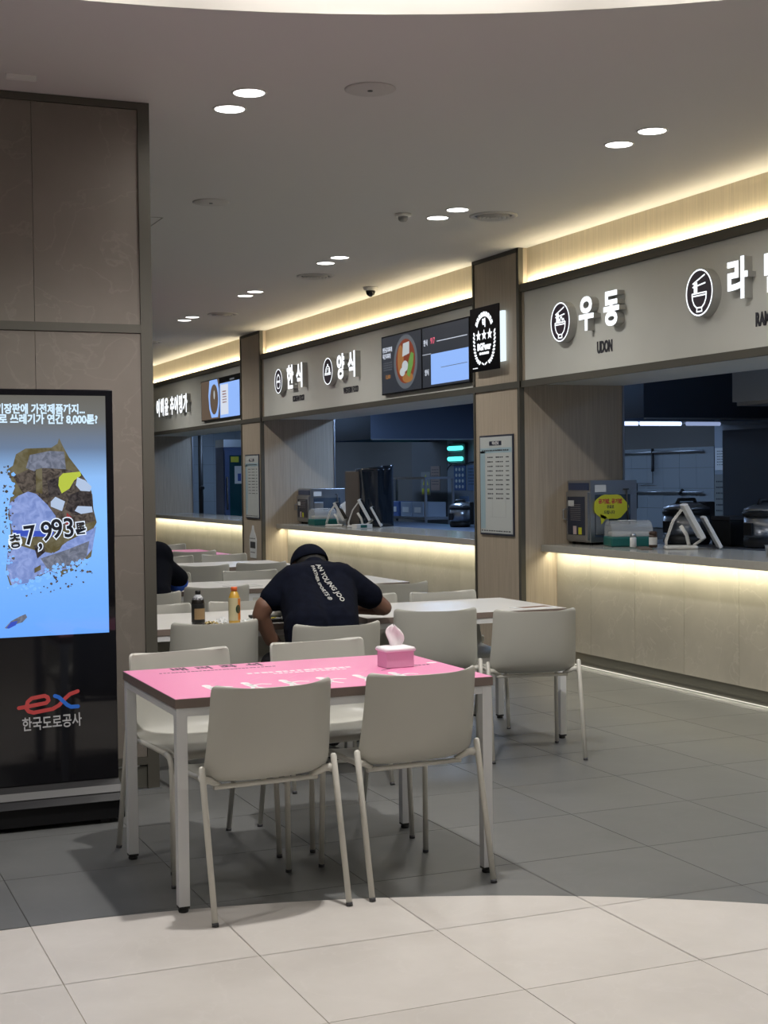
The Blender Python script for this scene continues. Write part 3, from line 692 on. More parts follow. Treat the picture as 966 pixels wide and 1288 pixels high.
shape([(0,784),(8,776),(18,771),(26,768),(28,772),(22,778),(10,781),(3,785)], SB, 'shoe_picture'); shape([(2,784),(8,777),(16,776),(14,781),(5,785)], SBl, 'shoe_picture')
xk2 = lambda a, b, c: xk(a, b, c+lay[0])
k_wh = glow('kiosk_white', (.62,.82,1), 1.0); k_bk = glow('kiosk_black', (.004,.006,.012), 1)
p = kp(105, 516); text('headline', '전기장판에 가전제품까지...', .045, k_wh, xk2, t, .0016, .0004, .82, 'RIGHT', off=(p[0],p[1],0))
p = kp(121, 528.5); text('headline', '도로 쓰레기가 연간 8,000톤?', .045, k_wh, xk2, t, .0016, .0004, .86, 'RIGHT', off=(p[0],p[1],0))
k_w2 = glow('kiosk_outline', (.75,.85,1), 1.0)
for ch, px, py, sz, ro in (('총',15,679,.062,5),('7',33,672,.115,6),(',',46,676,.11,0),('9',54,668,.115,4),('9',67,665,.115,4),('3',82,664,.115,4),('톤',97,665,.056,5)):
    p = kp(px, py)
    text('numeral_outline', ch, sz, k_w2, xk2, t, .0062, .0003, .9, off=(p[0],p[1],0), rot=ro)
    text('numeral', ch, sz, k_bk, xk2, t, .0018, .0004, .9, off=(p[0],p[1],.0005), rot=ro)
lr = mat('logo_red', (.42,.05,.05), .4, emit=.12); lb = mat('logo_blue', (.02,.12,.50), .4, emit=.15); lg = mat('logo_grey', (.40,.40,.41), .5, emit=.06)
m = art(xk); Z = lambda *ps: [kp(*q) for q in ps]
m.stroke(Z((16,884),(26,883),(50,880),(53,877),(52,873),(48,871),(32,873),(27,877),(25,885),(28,889),(34,891),(58,888),(66,884),(74,876),(80,871),(90,868)), .0165, .0003, .0008); m.build('logo_mark', lr, t)
m = art(xk); m.stroke(Z((61,872),(66,874),(76,884),(81,887),(90,887)), .0165, .0008, .0012); m.build('logo_mark', lb, t)
p = kp(57, 905.5); text('logo_lettering', '한국도로공사', .062, lg, xk, t, .001, .0006, .74, off=(p[0],p[1],.0002), rot=1.5)
#PART2
# ------------------------------------------------------------------ chairs
def catmull(st, k):
    out = []
    for i in range(len(st)-1):
        p0 = st[max(i-1,0)]; p1 = st[i]; p2 = st[i+1]; p3 = st[min(i+2,len(st)-1)]
        for j in range(k):
            t_ = j/k
            out.append([.5*(2*b+(c-a)*t_+(2*a-5*b+4*c-d)*t_*t_+(3*b-a-3*c+d)*t_**3) for a,b,c,d in zip(p0,p1,p2,p3)])
    out.append(list(st[-1])); return out
def chair_shell():
    #      y      z     hw    wrap   ny  nz  cz
    st = [(-.237,.771,.200,.058,1,0,.008),(-.236,.762,.2145,.066,1,0,.008),(-.228,.700,.217,.070,1,0,0),(-.216,.620,.220,.072,1,0,0),(-.200,.545,.224,.072,1,0,0),
          (-.176,.488,.226,.066,1,.0,0),(-.140,.456,.220,.048,.8,.3,0),(-.085,.440,.216,.026,.3,.6,0),(0,.436,.217,.018,0,1,0),(.10,.440,.214,.014,0,1,0),(.185,.444,.205,.008,0,1,0),(.222,.437,.198,.0,0,1,0),(.234,.420,.192,.0,0,1,0)]
    rows = catmull(st, 3); nu = 21; vs = []; fs = []
    for y,z,hw,wr,ny,nz,cz in rows:
        for i in range(nu):
            u = -1+2*i/(nu-1); f = .45*u*u+.55*abs(u)**5
            vs.append((hw*u, y+wr*f*ny, z+wr*f*nz+cz*abs(u)**3))
    for a in range(len(rows)-1):
        for i in range(nu-1): k = a*nu+i; fs.append((k,k+1,k+nu+1,k+nu))
    m = MB(); m.smooth = True; m.add(vs, fs); me = m.mesh('seat_shell'); me.materials.append(m_shell)
    o = bpy.data.objects.new('tmp', me); COL.objects.link(o)
    md = o.modifiers.new('s','SOLIDIFY'); md.thickness = .010; md.offset = 0
    b = o.modifiers.new('b','BEVEL'); b.width = .003; b.segments = 2; b.limit_method = 'ANGLE'; b.angle_limit = radians(50)
    bpy.context.view_layer.update(); me2 = bpy.data.meshes.new_from_object(o.evaluated_get(bpy.context.evaluated_depsgraph_get()))
    me2.name = 'seat_shell'; bpy.data.objects.remove(o); return me2
def make_chair():
    t = thing('dining_chair', '', 'chair', (0,0,0), 0, 'grey plastic dining chairs')
    link('seat_shell', chair_shell(), t)
    for s_ in (-1, 1):
        m = MB(); m.tube([(s_*.2425,-.25,.006),(s_*.2415,-.135,.500),(s_*.2414,-.132,.506)], [.0105,.0115,.008]); L = m.build('leg', m_leg, t)
        MB().tube([(s_*.2426,-.2515,0),(s_*.2424,-.2485,.012)], .0118).build('foot_cap', m_dgrey, L)
        m = MB(); m.tube([(s_*.222,.245,.006),(s_*.2165,.232,.36),(s_*.216,.226,.405),(s_*.2155,.208,.430),(s_*.215,.175,.440)], .0105); L = m.build('leg', m_leg, t)
        MB().tube([(s_*.2221,.2455,0),(s_*.2219,.2445,.012)], .0118).build('foot_cap', m_dgrey, L)
        m = MB(); m.tube([(s_*.215,.175,.440),(s_*.215,.05,.446),(s_*.222,-.06,.452),(s_*.236,-.137,.452)], .0095); m.build('side_rail', m_leg, t)
        m = MB(); m.tube([(s_*.238,-.136,.462),(s_*.212,-.122,.456),(s_*.17,-.10,.432)], [.0145,.0125,.009]); m.build('bracket', m_leg, t)
    MB().tube([(-.19,-.105,.427),(.19,-.105,.427)], .009).build('crossbar', m_leg, t)
    MB().tube([(-.215,.14,.438),(-.17,.14,.424),(.17,.14,.424),(.215,.14,.438)], .009).build('crossbar', m_leg, t)
    return t
CH = [
 (1.523,4.816,3.4,'light grey plastic chair, front left at the pink table, back to the camera'),
 (2.101,4.857,2.9,'light grey plastic chair, front right at the pink table, below the tissue box'),
 (1.510,5.498,-171,'light grey chair facing the camera, far left side of the pink table'),
 (2.112,5.564,-175.7,'light grey chair facing the camera, far right side of the pink table'),
 (2.449,6.567,-3,'grey chair that the man with the cap sits on'),
 (1.955,6.95,-1.5,'grey chair with its back in front of the two drink bottles'),
 (3.21,7.00,-17,'grey chair just right of the tissue box, back to the camera'),
 (3.638,6.718,-14.8,'grey chair nearest the udon counter, turned slightly, back to the camera'),
 (1.90,7.66,180,'grey chair facing the camera behind the dark bottle, cut by the partition'),
 (2.43,7.66,178,'grey chair facing the camera behind the juice bottle'),
 (3.17,7.69,181,'grey chair facing the camera beyond the seated man\'s right elbow'),
 (3.67,7.66,179,'grey chair facing the camera at the far side of the table with the leaflet'),
 (2.08,8.90,0,'grey chair that the person in the dark jacket sits on'),
 (2.615,9.20,0,'grey chair with its back above the bottles, third table row'),
 (3.76,8.87,-6,'grey chair third row, back to the camera, right of the seated man'),
 (2.60,10.25,180,'grey chair facing the camera right of the dark jacket elbow, third row'),
 (3.28,10.25,180,'grey chair facing the camera behind the seated man\'s shoulder, third row'),
 (3.17,11.50,0,'grey chair fourth row left, back to the camera'),
 (3.69,11.58,0,'grey chair fourth row right, back to the camera'),
 (3.27,12.62,180,'small grey chair facing the camera, fourth row left'),
 (3.79,12.66,180,'small grey chair facing the camera, fourth row right'),
 (3.72,13.78,0,'farthest grey chair with its back to the camera at the far pink table'),
 (3.84,15.02,180,'farthest grey chair facing the camera behind the far pink table'),
]
ch0 = make_chair(); index_kids(ch0)
for i, (x, y, rz, lab) in enumerate(CH):
    if i == 0: ch0.location = (x, y, 0); ch0.rotation_euler = (0,0,radians(rz)); ch0['label'] = lab
    else: copy_tree(ch0, (x, y, 0), rz, lab)

# ------------------------------------------------------------------ tables
def make_table(topm):
    t = thing('dining_table', '', 'table', (0,0,0), 0, 'rectangular dining tables')
    B(-.6,.6,-.4,.4,.697,.7285).build('tabletop', m_edge, t, bevel=.001)
    B(-.599,.599,-.399,.399,.7285,.730).build('top_sheet', topm, t)
    for sx_ in (-1,1):
        for sy_ in (-1,1):
            cx_, cy_ = sx_*.577, sy_*.377
            L = B(cx_-.019,cx_+.019,cy_-.019,cy_+.019,.022,.697).build('leg', m_tleg, t, bevel=.001)
            MB().lathe([(.016,.0),(.018,.004),(.018,.010),(.010,.012),(.010,.018)], (cx_,cy_,0), 14).build('foot', m_black, L); B(cx_-.018,cx_+.018,cy_-.018,cy_+.018,.014,.023).build('foot_cap', m_black, L)
    for sy_ in (-1,1): B(-.558,.558,sy_*.377-.018,sy_*.377+.018,.668,.696).build('apron', m_tleg, t)
    for sx_ in (-1,1): B(sx_*.577-.018,sx_*.577+.018,-.358,.358,.668,.696).build('apron', m_tleg, t)
    return t
TB = [('p',1.82,5.135,0,'pink printed table with white frame in the foreground, tissue box on it'),
      ('w',2.16,7.395,0,'white table where the man with the cap eats, bottles on it'),
      ('w',3.44,7.395,0,'white table with a leaflet at its right corner, nearest the counter'),
      ('w',2.30,9.70,0,'white table where the person in the dark jacket eats'),
      ('w',3.502,9.70,0,'white table behind the seated man\'s right shoulder'),
      ('w',3.50,12.08,0,'white table in the fourth row, behind the third row chairs'),
      ('p',3.72,14.28,90,'farthest table with a pink top, by the far pillar')]
tp = make_table(m_pink); tw = make_table(m_tabw); index_kids(tp); index_kids(tw)
fp = fw_ = True; T1 = None
for k, x, y, rz, lab in TB:
    if k == 'p' and fp: tp.location = (x,y,0); tp['label'] = lab; T1 = tp; fp = False
    elif k == 'w' and fw_: tw.location = (x,y,0); tw['label'] = lab; fw_ = False
    else: copy_tree(tp if k == 'p' else tw, (x,y,0), rz, lab)
# print on the pink table
xt = lambda a, b, c: (a-1.82, b-5.135, c+.730)
for ch, a in zip('배려좌석', (1.43,1.53,1.63,1.735)): text('printed_letter', ch, .085, m_ink, xt, T1, .002, .0004, .9, off=(a,5.475,0), rot=0)
rn = random.Random(4); m = art(xt); scribble(m, 1.33, 1.80, 5.395, .012, 30, 0, .0004, rn); m.build('small_print', m_ink, T1)
m = art(xt); scribble(m, 1.63, 2.06, 5.235, .026, 15, 0, .0004, rn); scribble(m, 1.72, 2.02, 5.19, .018, 14, 0, .0004, rn); m.build('small_print', m_wink, T1)
for k in range(6):
    a = 1.40+.145*k; m = art(xt)
    m.ellipse(a, 4.99, .016, .026, 0, .0005, 14); m.stroke([(a,4.96),(a+.005,4.90)], .030, 0, .0005); m.stroke([(a,4.93),(a+.05,4.95),(a+.075,4.93)], .013, 0, .0005)
    m.stroke([(a,4.89),(a-.02,4.84)], .014, 0, .0005); m.stroke([(a+.006,4.89),(a+.03,4.84)], .014, 0, .0005); m.build('printed_figure', m_wink, T1)
    m = art(xt); m.stroke([(a+.02,5.02),(a+.10,5.12)], .003, 0, .0004); m.build('printed_line', mat('pale_pink', (.85,.42,.58), .4), T1)
m = art(xt); m.stroke([(2.12,5.08),(2.28,5.19)], .006, 0, .0004); scribble(m, 2.22, 2.36, 5.155, .014, 8, 0, .0005, rn); m.build('printed_line', m_ink, T1)
m = art(xt); m.ellipse(2.385,5.20,.022,.016,0,.0005,16); m.build('printed_figure', m_wink, T1)

# tissue box
t = thing('tissue_box', 'small pink tissue box with white lid and a tissue pulled out, on the pink table', 'tissue box', (2.21,5.155,.7308), 1.5)
B(-.059,.059,-.045,.045,0,.064).build('box', mat('soft_pink', (.72,.40,.56), .45), t, bevel=.003)
m = MB(); m.ring([[(sx_*(a), sy_*(b), z) for sx_, sy_ in ((-1,-1),(1,-1),(1,1),(-1,1))] for a, b, z in ((.062,.048,.062),(.065,.051,.069),(.060,.046,.078),(.035,.022,.083))]); m.build('lid', mat('lid_white', (.80,.76,.78), .4), t)
m = MB(); m.smooth = True; vs = []; nu, nv = 24, 12
for j in range(nv):
    q = j/(nv-1)
    for i in range(nu):
        a = 2*pi*i/nu; c, s_ = cos(a), sin(a)
        rx = (.021+.015*sin(pi*min(1,q*.95)))*sqrt(max(0.0, 1-max(0,(q-.55)/.45)**2.4))+.002
        ry = .010*(1-.75*q)+.0035*sin(4*c*3+q*5)*(1-q*.5)
        vs.append((-.001+rx*c-.005*q+.003*sin(6*q), ry*s_+.005*sin(3*c+q*4), .080+.082*q+.004*sin(5*c)))
m.add(vs, [(j*nu+i, j*nu+(i+1)%nu, (j+1)*nu+(i+1)%nu, (j+1)*nu+i) for j in range(nv-1) for i in range(nu)]+[tuple((nv-1)*nu+i for i in range(nu))])
m.build('tissue', mat('tissue_paper', (.84,.79,.81), .8), t)

# bottles
def bottle(name, label, x, y, prof, capz, capr, liquid, capm, labm, lz):
    t = thing(name, label, 'bottle', (x,y,.7308), 0, 'drink bottles on the table')
    MB().lathe(prof, n=24).build('bottle_body', liquid, t)
    MB().lathe([(capr,capz),(capr,capz+.017),(capr-.002,capz+.020)], n=20).build('cap', capm, t)
    MB().lathe([(prof[2][0]+.0008,lz[0]),(prof[2][0]+.0008,lz[1])], n=24, caps=False).build('wrap_label', labm, t)
    return t
pf = [(.029,0),(.033,.006),(.0335,.05),(.0335,.115),(.030,.135),(.019,.152),(.0135,.158),(.0135,.163)]
b1 = bottle('drink_bottle', 'dark drink bottle with black cap and tan label, left of the two bottles', 1.945, 7.06, pf, .160, .0145, mat('cola', (.018,.016,.014), .12), m_black, mat('black_wrap', (.02,.02,.02), .3), (.02,.115))
MB().lathe([(.0305,.134),(.019,.1525),(.0138,.158),(.0138,.161)], n=20, caps=False).build('clear_neck', mat('clear_grey', (.45,.47,.50), .15), b1)
m = MB(); n = 10
m.add([( .0348*sin(a), -.0348*cos(a), z) for z in (.035,.09) for a in [radians(-48+ 105*k/9) for k in range(n)]], [(k,k+1,n+k+1,n+k) for k in range(n-1)]); m.build('front_label', mat('tan_label', (.30,.20,.10), .5), b1)
pf2 = [(.026,0),(.029,.006),(.0295,.05),(.0295,.118),(.027,.14),(.018,.163),(.0145,.168),(.0145,.174)]
b2 = bottle('drink_bottle', 'orange juice bottle with orange cap, right of the two bottles', 2.135, 7.06, pf2, .170, .0165, mat('juice', (.60,.36,.06), .25), mat('orange_cap', (.75,.13,.03), .4), mat('cream_wrap', (.56,.50,.31), .35), (.02,.135))
m = MB(); m.add([( .0312*sin(a), -.0312*cos(a), z) for z in (.022,.132) for a in [radians(20+ 60*k/9) for k in range(n)]], [(k,k+1,n+k+1,n+k) for k in range(n-1)]); m.build('orange_panel', mat('orange_print', (.62,.18,.02), .4), b2)
m = MB(); m.add([( .0318*sin(a), -.0318*cos(a), .078+.022*sin(e)) for e, a in [(2*pi*k/14, radians(22+26*cos(2*pi*k/14))) for k in range(14)]], [tuple(range(14))]); m.build('round_emblem', mat('dark_green', (.01,.05,.03), .5), b2)
# table clutter near the bottles
t = thing('crumpled_wrapper', 'crumpled gold and white snack wrapper beside the dark bottle', 'wrapper', (2.02,7.10,.7308))
rn = random.Random(12)
def crumple(r, h, seed, nx=9):
    q = random.Random(seed); m = MB(); vs = [(r*(2*i/(nx-1)-1)*q.uniform(.8,1.1), r*.7*(2*j/(nx-1)-1)*q.uniform(.8,1.1), max(0,h*q.uniform(0,1)*(1-((i-(nx-1)/2)**2+(j-(nx-1)/2)**2)/nx**2*2))) for i in range(nx) for j in range(nx)]
    m.add(vs, [(i*nx+j,i*nx+j+1,(i+1)*nx+j+1,(i+1)*nx+j) for i in range(nx-1) for j in range(nx-1)]); return m
crumple(.04,.022,3).build('foil', mat('gold_foil', (.42,.33,.15), .3, .5), t)
t = thing('crumpled_napkin', 'crumpled white napkin between the two bottles', 'napkin', (2.08,7.12,.7308)); crumple(.035,.04,5).build('napkin', m_paper, t)
t = thing('plastic_wrap', 'clear crumpled plastic wrap right of the juice bottle', 'wrapper', (2.24,7.10,.7308)); crumple(.05,.028,8).build('film', mat('film', (.60,.62,.60), .2), t)
t = thing('serving_tray', 'black serving tray with bowls in front of the man with the cap', 'tray', (2.50,7.19,.7308), 2)
m = MB(); m.box(-.20,.20,-.15,.15,0,.006); m.build('tray_base', m_black, t, bevel=.002)
for bx in ((-.20,.20,-.15,-.14),(-.20,.20,.14,.15),(-.20,-.19,-.14,.14),(.19,.20,-.14,.14)): B(*bx,.006,.016).build('tray_rim', m_black, t)
t = thing('rice_bowl', 'white bowl on the black tray under the man\'s left arm', 'bowl', (2.385,7.17,.7370), 0, 'bowls on the tray'); m = MB(); m.ring([[(r*cos(2*pi*k/24), r*sin(2*pi*k/24), z) for k in range(24)] for r, z in ((.03,0),(.035,.004),(.055,.03),(.065,.055),(.062,.055),(.05,.03),(.0,.012))], False); m.build('bowl', m_white, t)
t = thing('soup_bowl', 'white bowl hidden behind the man on the black tray', 'bowl', (2.548,7.25,.7370), 0, 'bowls on the tray'); m = MB(); m.ring([[(r*cos(2*pi*k/24), r*sin(2*pi*k/24), z) for k in range(24)] for r, z in ((.04,0),(.045,.004),(.07,.03),(.08,.06),(.077,.06),(.065,.03),(.0,.012))], False); m.build('bowl', m_white, t)
t = thing('pickle_dish', 'small white dish with yellow pickles on the black tray', 'dish', (2.35,7.085,.7370)); m = MB(); m.ring([[(r*cos(2*pi*k/20), r*sin(2*pi*k/20), z) for k in range(20)] for r, z in ((.025,0),(.04,.012),(.038,.012),(.0,.004))], False); m.build('dish', m_white, t)
for k in range(3): MB().lathe([(.012,.006+.003*k),(.012,.010+.003*k)], (.008*k-.01,.006*(k%2),0), 12).build('pickle', mat('pickle_yellow', (.65,.55,.05), .4), t)
t = thing('leaflet', 'brown and white folded leaflet lying at the right corner of the white table', 'leaflet', (3.90,7.10,.7308), 8)
B(-.13,.11,-.07,.07,0,.002).build('sheet', m_paper, t); B(-.10,.10,-.03,.05,.002,.0026).build('picture', mat('leaflet_brown', (.20,.12,.08), .5), t)
t = thing('leaflet', 'thin leaflet lying on the third row table', 'leaflet', (2.95,9.55,.7308), 4); B(-.12,.12,-.08,.08,0,.002).build('sheet', mat('leaflet_grey', (.5,.5,.48), .5), t)

# ------------------------------------------------------------------ people
def capsule_bm(bm, p, q, r1, r2, flat=None, n=None):
    p, q = Vector(p), Vector(q); n = n or max(2, int((q-p).length/(min(r1,r2)*.35))+1)
    for i in range(n+1):
        t_ = i/n; c = p.lerp(q, t_); r = r1+(r2-r1)*t_
        s_ = flat or (1,1,1)
        bmesh.ops.create_icosphere(bm, subdivisions=2, radius=r, matrix=Matrix.Translation(c) @ Matrix.Diagonal((*s_,1)))
def organic(name, segs, m, parent, voxel=.009, smooth=6):
    bm = bmesh.new()
    for s_ in segs: capsule_bm(bm, *s_)
    me = bpy.data.meshes.new(name); bm.to_mesh(me); bm.free()
    o = bpy.data.objects.new('tmp', me); COL.objects.link(o)
    md = o.modifiers.new('r','REMESH'); md.mode = 'VOXEL'; md.voxel_size = voxel; md.use_smooth_shade = True
    sm = o.modifiers.new('s','SMOOTH'); sm.iterations = smooth; sm.factor = .6
    bpy.context.view_layer.update(); me2 = bpy.data.meshes.new_from_object(o.evaluated_get(bpy.context.evaluated_depsgraph_get()))
    me2.name = name; bpy.data.objects.remove(o); me2.materials.clear(); me2.materials.append(m)
    return link(name, me2, parent)
def hand(P, d, up, side, sc=1.0, curl=.6):
    # palm and five separate curled fingers; d = pointing direction, up = back of the hand, side = towards the thumb
    d, up, side = Vector(d).normalized(), Vector(up).normalized(), Vector(side).normalized(); P = Vector(P); S = []
    S.append((P, P+d*.05*sc+side*.012, .024*sc, .022*sc)); S.append((P, P+d*.05*sc-side*.016, .022*sc, .020*sc))
    for k, L in enumerate((.070,.078,.072,.058)):
        b = P+d*.072*sc+side*(.030-.019*k)*sc; q = b; ang = .2
        for L_, r in ((L*.45,.0092),(L*.32,.0085),(L*.25,.0078)):
            ang += curl*.75; dd = d*cos(ang)-up*sin(ang); e = q+dd*L_*sc; S.append((q, e, r*sc, r*.93*sc)); q = e
    b = P+side*.028*sc+d*.015*sc; e = b+(d*.6+side*.8).normalized()*.040*sc; f = e+(d*.95+side*.15-up*.3).normalized()*.030*sc
    S += [(b,e,.012*sc,.010*sc),(e,f,.010*sc,.0088*sc)]
    return S
def person_seated(label, loc, P, shirt_m, sleeve, cap, arms_m):
    t = thing('person', label, 'person', loc)
    V = lambda p: (p[0]-loc[0], p[1]-loc[1], p[2]-loc[2])
    segs = []
    for a, b, r1, r2 in P['body']: segs.append((V(a), V(b), r1, r2))
    for a, dd, up, sd in P['hands']: segs += hand(V(a), dd, up, sd)
    hc = Vector(V(P['head'])); fd = Vector(P['face']).normalized(); up = Vector((0,-fd.z,fd.y)).normalized() if abs(fd.x) < .3 else Vector((0,0,1)); sd = fd.cross(up)
    segs += [(hc-fd*.012, hc+fd*.018, .086, .080), (hc+fd*.03-up*.04, hc+fd*.045-up*.075, .052, .030)]
    for s_ in (-1,1): segs.append((hc+sd*s_*.083-fd*.006+up*-.008, hc+sd*s_*.086-fd*.010+up*.022, .011, .012))
    segs.append((hc+fd*.095-up*.0, hc+fd*.106-up*.03, .008, .012))
    segs.append((hc+fd*.085-up*.055+sd*.018, hc+fd*.085-up*.055-sd*.018, .008, .008))
    body = organic('body', segs, m_skin, t, .0075, 3)
    for s_ in (-1,1): 
        m = MB(); m.lathe([(.001,.010),(.006,.008),(.009,.003),(.009,-.003)], tuple(hc+fd*.083+sd*s_*.031+up*.012), 10); m.build('eye', m_dgrey, body)
    organic('trousers', [(V(a),V(b),r1,r2) for a,b,r1,r2 in P['legs']], m_trouser, body, .011, 4)
    sh = organic('shirt', [(V(a),V(b),r1,r2)+tuple(x) for a,b,r1,r2,*x in P['shirt']], shirt_m, body, .010, 8)
    for q, (a, b) in enumerate(P['shoes']):
        so = organic('shoe', [(V(a),V(b),.040,.034)], m_black, body, .008, 3)
        m = MB(); a_, b_ = Vector(V(a)), Vector(V(b)); m.box(min(a_.x,b_.x)-.035, max(a_.x,b_.x)+.035, a_.y-.045, b_.y+.045, .002-loc[2], .016-loc[2]); m.build('sole', m_white, so, bevel=.005)
    return t, body, sh, hc, fd, up, sd
X = 2.43
P1 = dict(
 body=[((X,6.52,.55),(X,6.62,.72),.11,.12),((X,6.62,.72),(2.50,6.84,.90),.115,.085),((2.52,6.90,.93),(2.545,7.03,.995),.062,.056),
   ((2.36,6.885,.935),(2.228,6.85,.835),.052,.050),((2.228,6.85,.835),(2.212,6.86,.790),.050,.046),((2.212,6.86,.790),(2.275,6.90,.66),.045,.036),((2.285,6.90,.66),(2.335,6.93,.605),.036,.027),
   ((2.68,6.885,.935),(2.83,6.88,.840),.052,.048),((2.83,6.88,.840),(2.895,6.90,.792),.047,.043),((2.895,6.90,.792),(2.81,7.02,.787),.043,.038),((2.80,7.02,.785),(2.72,7.13,.79),.036,.026)],
 hands=[((2.350,6.945,.592),(.6,.7,-.15),(-.2,-.3,1),(.7,-.6,0)),((2.70,7.15,.795),(-.7,.5,0),(.3,.3,.8),(.1,.3,.9))],
 head=(2.555,7.085,1.012), face=(-.03,.62,-.78),
 legs=[((X-.09,6.56,.53),(X-.12,6.98,.525),.085,.066),((X+.09,6.56,.53),(X+.13,6.98,.525),.085,.066),((X-.12,6.98,.525),(X-.13,7.02,.12),.060,.045),((X+.13,6.98,.525),(X+.20,6.97,.12),.060,.045),((X-.05,6.50,.54),(X+.05,6.50,.54),.10,.10)],
 shirt=[((X-.075,6.53,.60),(X-.065,6.60,.74),.115,.122),((X+.075,6.53,.60),(X+.080,6.60,.74),.115,.122),((X-.055,6.60,.74),(2.41,6.84,.905),.122,.118),((X+.08,6.60,.74),(2.60,6.84,.905),.122,.118),
   ((2.40,6.86,.940),(2.63,6.86,.940),.105,.105),((2.47,6.90,.968),(2.58,6.90,.968),.085,.082),((2.53,6.93,.97),(2.545,6.99,1.0),.075,.070),
   ((2.36,6.87,.930),(2.275,6.85,.872),.088,.072),((2.68,6.87,.930),(2.805,6.875,.858),.088,.072)],
 shoes=[((2.30,6.99,.045),(2.30,7.10,.036)),((2.625,6.93,.045),(2.64,7.05,.036))])
t, body, sh, hc, fd, up, sd = person_seated('man in dark t-shirt and backwards cap, bent over his meal, back to the camera', (2.43,6.60,.45), P1, m_navy, None, True, None)
# hair and cap
hair = organic('hair', [(hc-fd*.018, hc-fd*.018+up*.02, .088, .088),(hc-fd*.03-up*.035, hc-fd*.03-up*.045, .074, .062)], m_hair, body, .007, 3)
m = MB(); m.smooth = True; nu, nv = 28, 10; ax = (up*.88-fd*.30).normalized(); ex = sd; ey = ax.cross(ex); c0 = hc-fd*.004+up*.004; vs = []
for j in range(nv+1):
    ph = (pi/2)*j/nv*.97
    for i in range(nu):
        a = 2*pi*i/nu; R_ = .101
        vs.append(tuple(c0+(ex*cos(a)*sin(ph)*.97+ey*sin(a)*sin(ph)*1.06)*R_+ax*cos(ph)*.108))
m.add(vs, [(j*nu+i, j*nu+(i+1)%nu, (j+1)*nu+(i+1)%nu, (j+1)*nu+i) for j in range(nv) for i in range(nu)])
cap = m.build('cap', m_navy, body); md = cap.modifiers.new('s','SOLIDIFY'); md.thickness = .003
m = MB(); m.smooth = True; vs = []; f2 = (fd-ax*fd.dot(ax)).normalized()
for j in range(4):
    for i in range(13):
        a = -1.1+2.2*i/12; r_ = .100+.060*j/3*cos(a*.9)
        vs.append(tuple(c0+(f2*cos(a)+sd*sin(a))*r_-ax*(.004+.012*j/3+.014*sin(a)**2)))
m.add(vs, [(j*13+i,j*13+i+1,(j+1)*13+i+1,(j+1)*13+i) for j in range(3) for i in range(12)])
br_ = m.build('brim', m_navy, cap); md = br_.modifiers.new('s','SOLIDIFY'); md.thickness = .003
# lettering on the back of the shirt: pressed on to the cloth
from mathutils.bvhtree import BVHTree
bv = BVHTree.FromPolygons([tuple(v.co) for v in sh.data.vertices], [tuple(p.vertices) for p in sh.data.polygons])
def on_back(name, body_, size, x, z, rot, sq, bold):
    vs, fs = text_geo(body_, size, bold, .0005, sq, 'CENTER', 0); c, s_ = cos(radians(rot)), sin(radians(rot)); out = []; ok = []
    for a, b, cc in vs:
        X_ = x+a*c-b*s_-2.43; Z_ = z+a*s_+b*c-.45
        h = bv.ray_cast(Vector((X_, -1.5, Z_+.09)), Vector((0,1,-.06)).normalized())
        ok.append(h[0] is not None and abs(h[1].y) > .12)
        q = h[0]+Vector((0,-.0035-cc,.0015)) if h[0] else Vector((X_, 0, Z_)); out.append(tuple(q))
    fs = [f for f in fs if all(ok[i] for i in f)]
    m = MB(); m.add(out, fs); m.build(name, mat('shirt_print', (.42,.42,.40), .7), sh)
on_back('shirt_lettering', 'AN YOUNG JOO', .034, 2.522, .955, -77, .74, .0007)
on_back('shirt_lettering', 'PARTNER SPORTS ®', .025, 2.478, .957, -84, .76, .0005)

P2 = dict(
 body=[((2.08,8.86,.55),(2.10,8.98,.72),.11,.12),((2.10,8.98,.72),(2.14,9.16,.90),.12,.11),((2.14,9.2,.93),(2.15,9.33,.99),.06,.055),
   ((2.26,9.14,.92),(2.42,9.17,.83),.05,.045),((2.42,9.17,.83),(2.36,9.42,.79),.04,.028),((2.0,9.14,.92),(1.86,9.17,.83),.05,.045),((1.86,9.17,.83),(1.94,9.42,.79),.04,.028)],
 hands=[((2.345,9.44,.79),(-.5,.8,0),(.1,.1,1),(-.8,-.4,.1)),((1.955,9.44,.79),(.5,.8,0),(-.1,.1,1),(.8,-.4,.1))],
 head=(2.15,9.40,1.02), face=(0,.62,-.78),
 legs=[((2.0,8.9,.53),(1.97,9.3,.525),.085,.066),((2.17,8.9,.53),(2.2,9.3,.525),.085,.066),((1.97,9.3,.525),(1.97,9.34,.12),.06,.045),((2.2,9.3,.525),(2.22,9.30,.12),.06,.045),((2.03,8.84,.54),(2.13,8.84,.54),.10,.10)],
 shirt=[((2.00,8.87,.60),(2.03,8.95,.74),.12,.125),((2.16,8.87,.60),(2.17,8.95,.74),.12,.125),((2.05,8.95,.74),(2.06,9.11,.90),.125,.12),((2.16,8.95,.74),(2.22,9.11,.90),.125,.125),
   ((2.05,9.12,.95),(2.25,9.12,.975),.105,.105),((2.26,9.12,.92),(2.40,9.17,.83),.085,.065),((2.40,9.17,.83),(2.37,9.40,.80),.062,.048),((2.02,9.12,.92),(1.88,9.17,.83),.085,.065),((1.88,9.17,.83),(1.94,9.40,.80),.06,.048)],
 shoes=[((1.97,9.32,.045),(1.97,9.43,.036)),((2.22,9.28,.045),(2.22,9.39,.036))])
t, body, sh, hc, fd, up, sd = person_seated('person in dark jacket with a blue cuff, bent forward, half hidden by the partition', (2.08,8.92,.45), P2, mat('black_cloth', (.004,.005,.009), .95, spec=.08), None, False, None)
organic('hair', [(hc-fd*.02, hc-fd*.02+up*.03, .092, .092)], m_hair, body, .008, 3)
